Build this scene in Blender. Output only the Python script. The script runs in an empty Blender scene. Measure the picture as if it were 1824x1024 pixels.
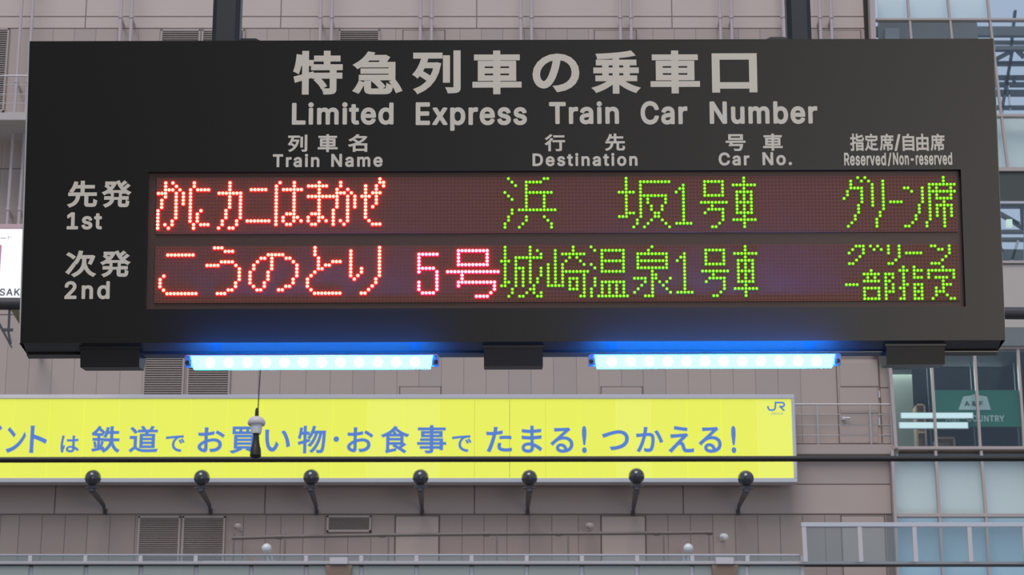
import bpy, bmesh, math, random
from mathutils import Vector, Matrix, Euler

R = math.radians
scene = bpy.context.scene
COL = scene.collection

# ---------------------------------------------------------------- camera
F_PX = 4500.0                      # focal length in pixels of the 1824 px wide frame
PITCH = R(18.4)
CAM = Vector((0, 0, 1.6))
cam_data = bpy.data.cameras.new('camera')
cam = bpy.data.objects.new('camera', cam_data)
COL.objects.link(cam)
cam.location = CAM
cam.rotation_euler = (R(90) + PITCH, 0, 0)
cam_data.sensor_width = 36
cam_data.lens = F_PX / 1824 * 36
cam_data.clip_end = 300
cam_data.dof.use_dof = True
cam_data.dof.focus_distance = 6.9
cam_data.dof.aperture_fstop = 26
scene.camera = cam

# ---------------------------------------------------------------- world, lights, exposure
world = bpy.data.worlds.new('world')
scene.world = world
world.use_nodes = True
bg = world.node_tree.nodes['Background']
bg.inputs[0].default_value = (0.60, 0.72, 0.92, 1)
bg.inputs[1].default_value = 0.66


def area(name, loc, target, sx, sy, power, col):
    d = bpy.data.lights.new(name, 'AREA')
    d.shape = 'RECTANGLE'
    d.size, d.size_y, d.energy, d.color = sx, sy, power, col
    o = bpy.data.objects.new(name, d)
    COL.objects.link(o)
    o.location = loc
    o.rotation_euler = (Vector(target) - Vector(loc)).to_track_quat('-Z', 'Y').to_euler()
    return o


# added light, unseen behind the viewer's right, for the sign face's reflected gradient
area('sign_gradient_light', (13.0, -16, 4.6), (1.5, 6.3, 4.0), 18, 9, 2350, (1.0, 0.88, 0.74))
# high daylight that comes down through the glazed hall roof onto the wall across the tracks
sun = bpy.data.lights.new('roof_daylight', 'SUN')
sun.energy = 1.65
sun.angle = R(35)
sun.color = (1.0, 0.95, 0.90)
so = bpy.data.objects.new('roof_daylight', sun)
COL.objects.link(so)
so.rotation_euler = (R(34), R(0), R(-14))

scene.view_settings.view_transform = 'Standard'
scene.view_settings.look = 'None'
scene.view_settings.exposure = 0.0
scene.view_settings.gamma = 1.0
scene.view_settings.use_curve_mapping = False


# ---------------------------------------------------------------- materials
def new_mat(name):
    m = bpy.data.materials.new(name)
    m.use_nodes = True
    nt = m.node_tree
    return m, nt, nt.nodes['Principled BSDF']


def mat(name, col, rough=0.5, metal=0.0, var=0.0, scale=20.0, bump=0.0, spec=0.5, stretch=(1, 1, 1)):
    m, nt, b = new_mat(name)
    b.inputs['Roughness'].default_value = rough
    b.inputs['Metallic'].default_value = metal
    b.inputs['Specular IOR Level'].default_value = spec
    b.inputs['Base Color'].default_value = (*col, 1)
    if var or bump:
        tc = nt.nodes.new('ShaderNodeTexCoord')
        mp = nt.nodes.new('ShaderNodeMapping')
        mp.inputs['Scale'].default_value = stretch
        n = nt.nodes.new('ShaderNodeTexNoise')
        n.inputs['Scale'].default_value = scale
        n.inputs['Detail'].default_value = 4
        nt.links.new(tc.outputs['Object'], mp.inputs[0])
        nt.links.new(mp.outputs[0], n.inputs['Vector'])
        if var:
            r = nt.nodes.new('ShaderNodeMix')
            r.data_type = 'RGBA'
            r.inputs[6].default_value = (*[c * (1 - var) for c in col], 1)
            r.inputs[7].default_value = (*[min(1, c * (1 + var)) for c in col], 1)
            nt.links.new(n.outputs['Fac'], r.inputs[0])
            nt.links.new(r.outputs[2], b.inputs['Base Color'])
        if bump:
            bp = nt.nodes.new('ShaderNodeBump')
            bp.inputs['Strength'].default_value = bump
            bp.inputs['Distance'].default_value = 0.01
            nt.links.new(n.outputs['Fac'], bp.inputs['Height'])
            nt.links.new(bp.outputs[0], b.inputs['Normal'])
    return m


def emit(name, col, strength, base=(0.1, 0.1, 0.1)):
    m, nt, b = new_mat(name)
    b.inputs['Base Color'].default_value = (*base, 1)
    b.inputs['Emission Color'].default_value = (*col, 1)
    b.inputs['Emission Strength'].default_value = strength
    b.inputs['Roughness'].default_value = 0.8
    b.inputs['Specular IOR Level'].default_value = 0.15
    return m


def glass(name, tint, mirror=0.14, opaque=0.0, ocol=(0.5, 0.5, 0.5)):
    m = bpy.data.materials.new(name)
    m.use_nodes = True
    nt = m.node_tree
    nt.nodes.clear()
    out = nt.nodes.new('ShaderNodeOutputMaterial')
    tr = nt.nodes.new('ShaderNodeBsdfTransparent')
    tr.inputs[0].default_value = (*tint, 1)
    gl = nt.nodes.new('ShaderNodeBsdfGlossy')
    gl.inputs['Roughness'].default_value = 0.04
    gl.inputs['Color'].default_value = (0.85, 0.92, 1, 1)
    mx = nt.nodes.new('ShaderNodeMixShader')
    mx.inputs[0].default_value = mirror
    nt.links.new(tr.outputs[0], mx.inputs[1])
    nt.links.new(gl.outputs[0], mx.inputs[2])
    last = mx
    if opaque:
        df = nt.nodes.new('ShaderNodeBsdfDiffuse')
        df.inputs[0].default_value = (*ocol, 1)
        m2 = nt.nodes.new('ShaderNodeMixShader')
        m2.inputs[0].default_value = opaque
        nt.links.new(mx.outputs[0], m2.inputs[1])
        nt.links.new(df.outputs[0], m2.inputs[2])
        last = m2
    nt.links.new(last.outputs[0], out.inputs[0])
    return m


M = {}
M['housing'] = mat('housing_paint', (0.0055, 0.0052, 0.0048), 0.38, var=0.12, scale=60, spec=0.42)
M['housing_lip'] = mat('housing_lip_paint', (0.026, 0.025, 0.025), 0.24, spec=0.6)
M['edge'] = mat('bare_aluminium_edge', (0.75, 0.76, 0.78), 0.3, 0.6)
M['pole'] = mat('pole_paint', (0.022, 0.026, 0.033), 0.35)
M['clamp'] = mat('clamp_paint', (0.006, 0.006, 0.007), 0.4)
M['print'] = mat('printed_lettering', (0.56, 0.525, 0.465), 0.6)
M['screen'] = mat('display_window', (0.050, 0.027, 0.025), 0.5, var=0.1, scale=80)
M['led_off'] = mat('unlit_led', (0.12, 0.044, 0.038), 0.7, spec=0.2)
M['wall_joint'] = mat('wall_joint', (0.24, 0.20, 0.19), 0.8)
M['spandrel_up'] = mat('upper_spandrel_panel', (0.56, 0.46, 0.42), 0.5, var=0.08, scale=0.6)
M['panel_low'] = mat('shaded_lower_wall_panel', (0.35, 0.275, 0.25), 0.55, var=0.05, scale=0.9)  # wall panel colour darkened to carry the lower wall's shade
M['panel_low_shaded_b'] = mat('shaded_lower_wall_panel_pale', (0.37, 0.295, 0.265), 0.55, var=0.05, scale=0.9)
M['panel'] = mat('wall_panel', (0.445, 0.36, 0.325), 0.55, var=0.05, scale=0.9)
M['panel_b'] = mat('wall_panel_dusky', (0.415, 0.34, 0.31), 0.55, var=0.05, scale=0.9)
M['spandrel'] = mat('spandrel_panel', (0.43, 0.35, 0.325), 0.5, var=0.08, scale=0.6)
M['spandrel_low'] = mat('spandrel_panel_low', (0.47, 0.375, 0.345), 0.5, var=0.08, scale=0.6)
M['louver'] = mat('louver_metal', (0.44, 0.37, 0.345), 0.5)
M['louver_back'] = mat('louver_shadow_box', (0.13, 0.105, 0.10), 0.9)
M['rail_brown'] = mat('brown_rail_paint', (0.19, 0.155, 0.14), 0.5)
M['pipe'] = mat('mauve_pipe_paint', (0.53, 0.44, 0.45), 0.4, var=0.05, scale=3)
M['slab'] = mat('ledge_concrete', (0.50, 0.46, 0.45), 0.7, var=0.05, scale=2)
M['rail'] = mat('rail_steel', (0.52, 0.50, 0.52), 0.4, 0.3)
M['frame_alu'] = mat('aluminium_frame', (0.66, 0.64, 0.68), 0.3, 0.5)
M['dark_pipe'] = mat('dark_pipe_rubber', (0.045, 0.042, 0.05), 0.55, var=0.3, scale=12, stretch=(0.3, 4, 4))
M['cable'] = mat('black_cable', (0.010, 0.010, 0.012), 0.5)
M['flood'] = mat('floodlight_shell', (0.040, 0.042, 0.055), 0.16, spec=1.0)
M['flood_arm'] = mat('floodlight_arm', (0.075, 0.072, 0.085), 0.4)
M['white_globe'] = mat('white_globe', (0.75, 0.76, 0.78), 0.3)
M['mullion'] = mat('mullion_paint', (0.47, 0.40, 0.385), 0.45)
M['dark_gap'] = mat('dark_recess', (0.035, 0.03, 0.03), 0.8)
M['blind'] = mat('pale_roller_blind', (0.84, 0.90, 0.92), 0.7, var=0.06, scale=0.7)
M['frosted'] = mat('frosted_spandrel', (0.82, 0.85, 0.80), 0.5, var=0.08, scale=0.6)
M['blue_blind'] = mat('bluish_blind', (0.52, 0.70, 0.80), 0.5, var=0.12, scale=0.9)
M['truss'] = mat('truss_steel', (0.020, 0.035, 0.060), 0.5)
M['truss_gray'] = mat('girder_grey', (0.10, 0.115, 0.125), 0.6)
M['beige'] = mat('beige_cladding', (0.50, 0.45, 0.42), 0.6, var=0.04, scale=1)
M['green_band'] = mat('dark_green_band', (0.06, 0.07, 0.062), 0.5)
M['gray_band'] = mat('grey_fascia', (0.17, 0.195, 0.205), 0.5)
M['cream'] = mat('cream_shop_wall', (0.40, 0.42, 0.36), 0.8)
M['shop_dark'] = mat('shop_dark_wall', (0.02, 0.022, 0.026), 0.8)
M['shop_floor'] = mat('shop_floor_boards', (0.10, 0.075, 0.06), 0.6, var=0.2, scale=3)
M['wood'] = mat('pale_wood', (0.58, 0.36, 0.23), 0.6, var=0.2, scale=4, stretch=(1, 8, 8))
M['signgreen'] = mat('shop_sign_green', (0.02, 0.19, 0.125), 0.5)
M['signwhite'] = mat('shop_sign_white', (0.62, 0.68, 0.66), 0.5)
M['signdark'] = mat('shop_sign_dark_green', (0.03, 0.10, 0.08), 0.5)
M['column'] = mat('brown_column', (0.24, 0.17, 0.13), 0.6, var=0.1, scale=2)
M['bracket'] = mat('bracket_white', (0.62, 0.58, 0.62), 0.5)
M['floor'] = mat('platform_floor', (0.16, 0.155, 0.15), 0.7, var=0.2, scale=1.5)
M['glass'] = glass('window_glass', (0.94, 0.97, 0.98), 0.06)
M['shop_glass'] = glass('shop_window_glass', (0.85, 0.92, 0.92), 0.05)
M['ceil_gray'] = mat('grey_inner_soffit', (0.36, 0.32, 0.28), 0.8, var=0.2, scale=0.8)
M['glass_clear'] = glass('barrier_glass', (0.86, 0.92, 0.93), 0.06, 0.10, (0.45, 0.46, 0.43))
M['glass_low'] = glass('barrier_glass_low', (0.7, 0.8, 0.82), 0.12, 0.62, (0.50, 0.53, 0.50))
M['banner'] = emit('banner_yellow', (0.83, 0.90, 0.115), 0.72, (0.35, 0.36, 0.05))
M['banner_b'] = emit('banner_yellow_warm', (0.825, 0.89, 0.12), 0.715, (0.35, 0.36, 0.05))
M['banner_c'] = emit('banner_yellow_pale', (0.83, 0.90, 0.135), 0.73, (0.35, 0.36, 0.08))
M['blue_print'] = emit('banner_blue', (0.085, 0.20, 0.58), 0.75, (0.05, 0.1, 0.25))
M['lightbox'] = emit('white_lightbox', (0.93, 0.95, 1.0), 1.0, (0.6, 0.6, 0.6))
M['pink'] = mat('pink_frame', (0.62, 0.42, 0.45), 0.5)
M['lightbox_ink'] = mat('lightbox_grey_ink', (0.12, 0.13, 0.16), 0.6)
M['lightbox_pink'] = emit('lightbox_pink', (0.80, 0.35, 0.50), 0.5)
M['tube'] = emit('blue_tube_diffuser', (0.0036, 0.20, 1.0), 160, (0.2, 0.4, 0.6))
M['tube_b'] = emit('bright_blue_tube_diffuser', (0.0028, 0.20, 1.0), 210, (0.2, 0.4, 0.6))
M['tube_led'] = emit('blue_white_led', (0.010, 0.20, 1.0), 230)
M['tube_cap'] = mat('clear_blue_end_cap', (0.10, 0.22, 0.65), 0.25)
M['screw'] = mat('black_screw', (0.01, 0.01, 0.015), 0.4)
M['red_core'] = emit('red_led_core', (1.0, 0.028, 0.018), 45, (0.004, 0.004, 0.004))
M['red_rim'] = emit('red_led_lens_halo', (1.0, 0.006, 0.006), 10, (0.004, 0.004, 0.004))  # glowing lens ring that also imitates the glare halo round each dot
M['mag_core'] = emit('magenta_red_led_core', (1.0, 0.026, 0.032), 42, (0.004, 0.004, 0.004))
M['mag_rim'] = emit('magenta_red_led_lens_halo', (1.0, 0.002, 0.03), 10, (0.004, 0.004, 0.004))
M['grn_core'] = emit('green_led_core', (0.25, 1.0, 0.03), 2.8, (0.004, 0.004, 0.004))
M['grn_rim'] = emit('green_led_lens_halo', (0.10, 0.60, 0.0), 1.2, (0.004, 0.004, 0.004))
M['fluoro_reflection'] = emit('fluorescent_tube_reflection', (0.80, 0.95, 1.0), 0.95)
M['exit_green'] = emit('exit_sign_panel', (0.75, 0.95, 0.80), 0.8)


# ---------------------------------------------------------------- pixel helper: a ray of the frame meets a real plane
CP, SP = math.cos(PITCH), math.sin(PITCH)


def ray(px, py):
    a, b = (px - 912) / F_PX, (512 - py) / F_PX
    return Vector((a, CP - b * SP, SP + b * CP))


def at(px, py, Y):
    d = ray(px, py)
    return CAM + d * (Y / d.y)


def zat(py, Y):
    return at(912, py, Y).z


def xat(px, py, Y):
    return at(px, py, Y).x


# ---------------------------------------------------------------- object helpers
def link(name, me, material=None, parent=None):
    if material is not None and not me.materials:
        me.materials.append(material)
    o = bpy.data.objects.new(name, me)
    COL.objects.link(o)
    if parent is not None:
        o.parent = parent
    return o


def empty(name, loc=(0, 0, 0), rot=None):
    o = bpy.data.objects.new(name, None)
    o.empty_display_size = 0.1
    COL.objects.link(o)
    o.location = loc
    if rot is not None:
        o.rotation_euler = rot
    return o


def tag(o, label=None, cat=None, group=None, kind=None):
    if label: o['label'] = label
    if cat: o['category'] = cat
    if group: o['group'] = group
    if kind: o['kind'] = kind
    return o


class MB:
    """collects shapes into one mesh"""
    def __init__(s):
        s.v, s.f, s.m = [], [], []

    def add(s, vs, fs, mi=0):
        n = len(s.v)
        s.v += [tuple(v) for v in vs]
        s.f += [tuple(i + n for i in f) for f in fs]
        s.m += [mi] * len(fs)
        return s

    def box(s, x0, x1, y0, y1, z0, z1, c=0.0, mi=0):
        """box with its front (-y) edges chamfered by c"""
        if x0 > x1: x0, x1 = x1, x0
        if z0 > z1: z0, z1 = z1, z0
        if c:
            vs = [(x0 + c, y0, z0 + c), (x1 - c, y0, z0 + c), (x1 - c, y0, z1 - c), (x0 + c, y0, z1 - c),
                  (x0, y0 + c, z0), (x1, y0 + c, z0), (x1, y0 + c, z1), (x0, y0 + c, z1),
                  (x0, y1, z0), (x1, y1, z0), (x1, y1, z1), (x0, y1, z1)]
            fs = [(0, 1, 2, 3), (0, 4, 5, 1), (1, 5, 6, 2), (2, 6, 7, 3), (3, 7, 4, 0),
                  (4, 8, 9, 5), (5, 9, 10, 6), (6, 10, 11, 7), (7, 11, 8, 4), (8, 11, 10, 9)]
        else:
            vs = [(x, y, z) for z in (z0, z1) for y in (y0, y1) for x in (x0, x1)]
            fs = [(0, 2, 3, 1), (4, 5, 7, 6), (0, 1, 5, 4), (2, 6, 7, 3), (0, 4, 6, 2), (1, 3, 7, 5)]
        return s.add(vs, fs, mi)

    def tube(s, pts, r, n=10, mi=0, r2=None, flat=1.0):
        pts = [Vector(p) for p in pts]
        rings = []
        L = len(pts)
        for i, p in enumerate(pts):
            d = (pts[min(i + 1, L - 1)] - pts[max(i - 1, 0)]).normalized()
            up = Vector((0, 0, 1)) if abs(d.z) < 0.9 else Vector((0, -1, 0))
            a = d.cross(up).normalized(); b = a.cross(d).normalized()
            rr = r if r2 is None else r + (r2 - r) * i / (L - 1)
            rings.append([p + a * math.cos(t) * rr + b * math.sin(t) * rr * flat for t in [2 * math.pi * k / n for k in range(n)]])
        vs = [v for ring in rings for v in ring]
        fs = []
        for i in range(L - 1):
            for k in range(n):
                fs.append((i * n + k, i * n + (k + 1) % n, (i + 1) * n + (k + 1) % n, (i + 1) * n + k))
        fs.append(tuple(range(n - 1, -1, -1)))
        fs.append(tuple((L - 1) * n + k for k in range(n)))
        return s.add(vs, fs, mi)

    def bar(s, a, b, w, d, mi=0):
        """square bar from a to b: w wide in x, d deep in y (or z when the bar runs along x)"""
        a, b = Vector(a), Vector(b)
        t = (b - a).normalized()
        e1 = Vector((1, 0, 0)) if abs(t.x) < 0.7 else Vector((0, 0, 1))
        e1 = (e1 - t * e1.dot(t)).normalized()
        e2 = t.cross(e1)
        vs = [p + e1 * sx * w / 2 + e2 * sy * d / 2 for p in (a, b) for sx, sy in ((-1, -1), (1, -1), (1, 1), (-1, 1))]
        fs = [(0, 1, 2, 3), (7, 6, 5, 4), (0, 4, 5, 1), (1, 5, 6, 2), (2, 6, 7, 3), (3, 7, 4, 0)]
        return s.add(vs, fs, mi)

    def lathe(s, prof, axis_o, axis_d, n=20, mi=0):
        """profile of (radius, distance along the axis)"""
        o, d = Vector(axis_o), Vector(axis_d).normalized()
        up = Vector((0, 0, 1)) if abs(d.z) < 0.9 else Vector((1, 0, 0))
        a = d.cross(up).normalized(); b = d.cross(a)
        vs, fs = [], []
        for r, h in prof:
            for k in range(n):
                t = 2 * math.pi * k / n
                vs.append(o + d * h + (a * math.cos(t) + b * math.sin(t)) * max(r, 1e-5))
        for i in range(len(prof) - 1):
            for k in range(n):
                fs.append((i * n + k, (i + 1) * n + k, (i + 1) * n + (k + 1) % n, i * n + (k + 1) % n))
        return s.add(vs, fs, mi)

    def mesh(s, name):
        me = bpy.data.meshes.new(name)
        me.from_pydata(s.v, [], s.f)
        if any(s.m):
            me.polygons.foreach_set('material_index', s.m)
        me.validate()
        bm = bmesh.new(); bm.from_mesh(me)
        bmesh.ops.recalc_face_normals(bm, faces=bm.faces)
        bm.to_mesh(me); bm.free()
        return me

    def build(s, name, material, parent=None, smooth=False):
        me = s.mesh(name)
        for mm in (material if isinstance(material, (list, tuple)) else [material]):
            me.materials.append(mm)
        if smooth:
            me.polygons.foreach_set('use_smooth', [True] * len(me.polygons))
            me.set_sharp_from_angle(angle=R(40))
        return link(name, me, None, parent)


def wall_box(x0, x1, y0, y1, Yf, Yb, c=0.0, mb=None, yref=None, mi=0):
    """box whose front face covers the given pixel rectangle on the plane Y=Yf"""
    yr = (y0 + y1) / 2 if yref is None else yref
    mb = mb or MB()
    return mb.box(xat(x0, yr, Yf), xat(x1, yr, Yf), Yf, Yb, zat(y1, Yf), zat(y0, Yf), c, mi)


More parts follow.
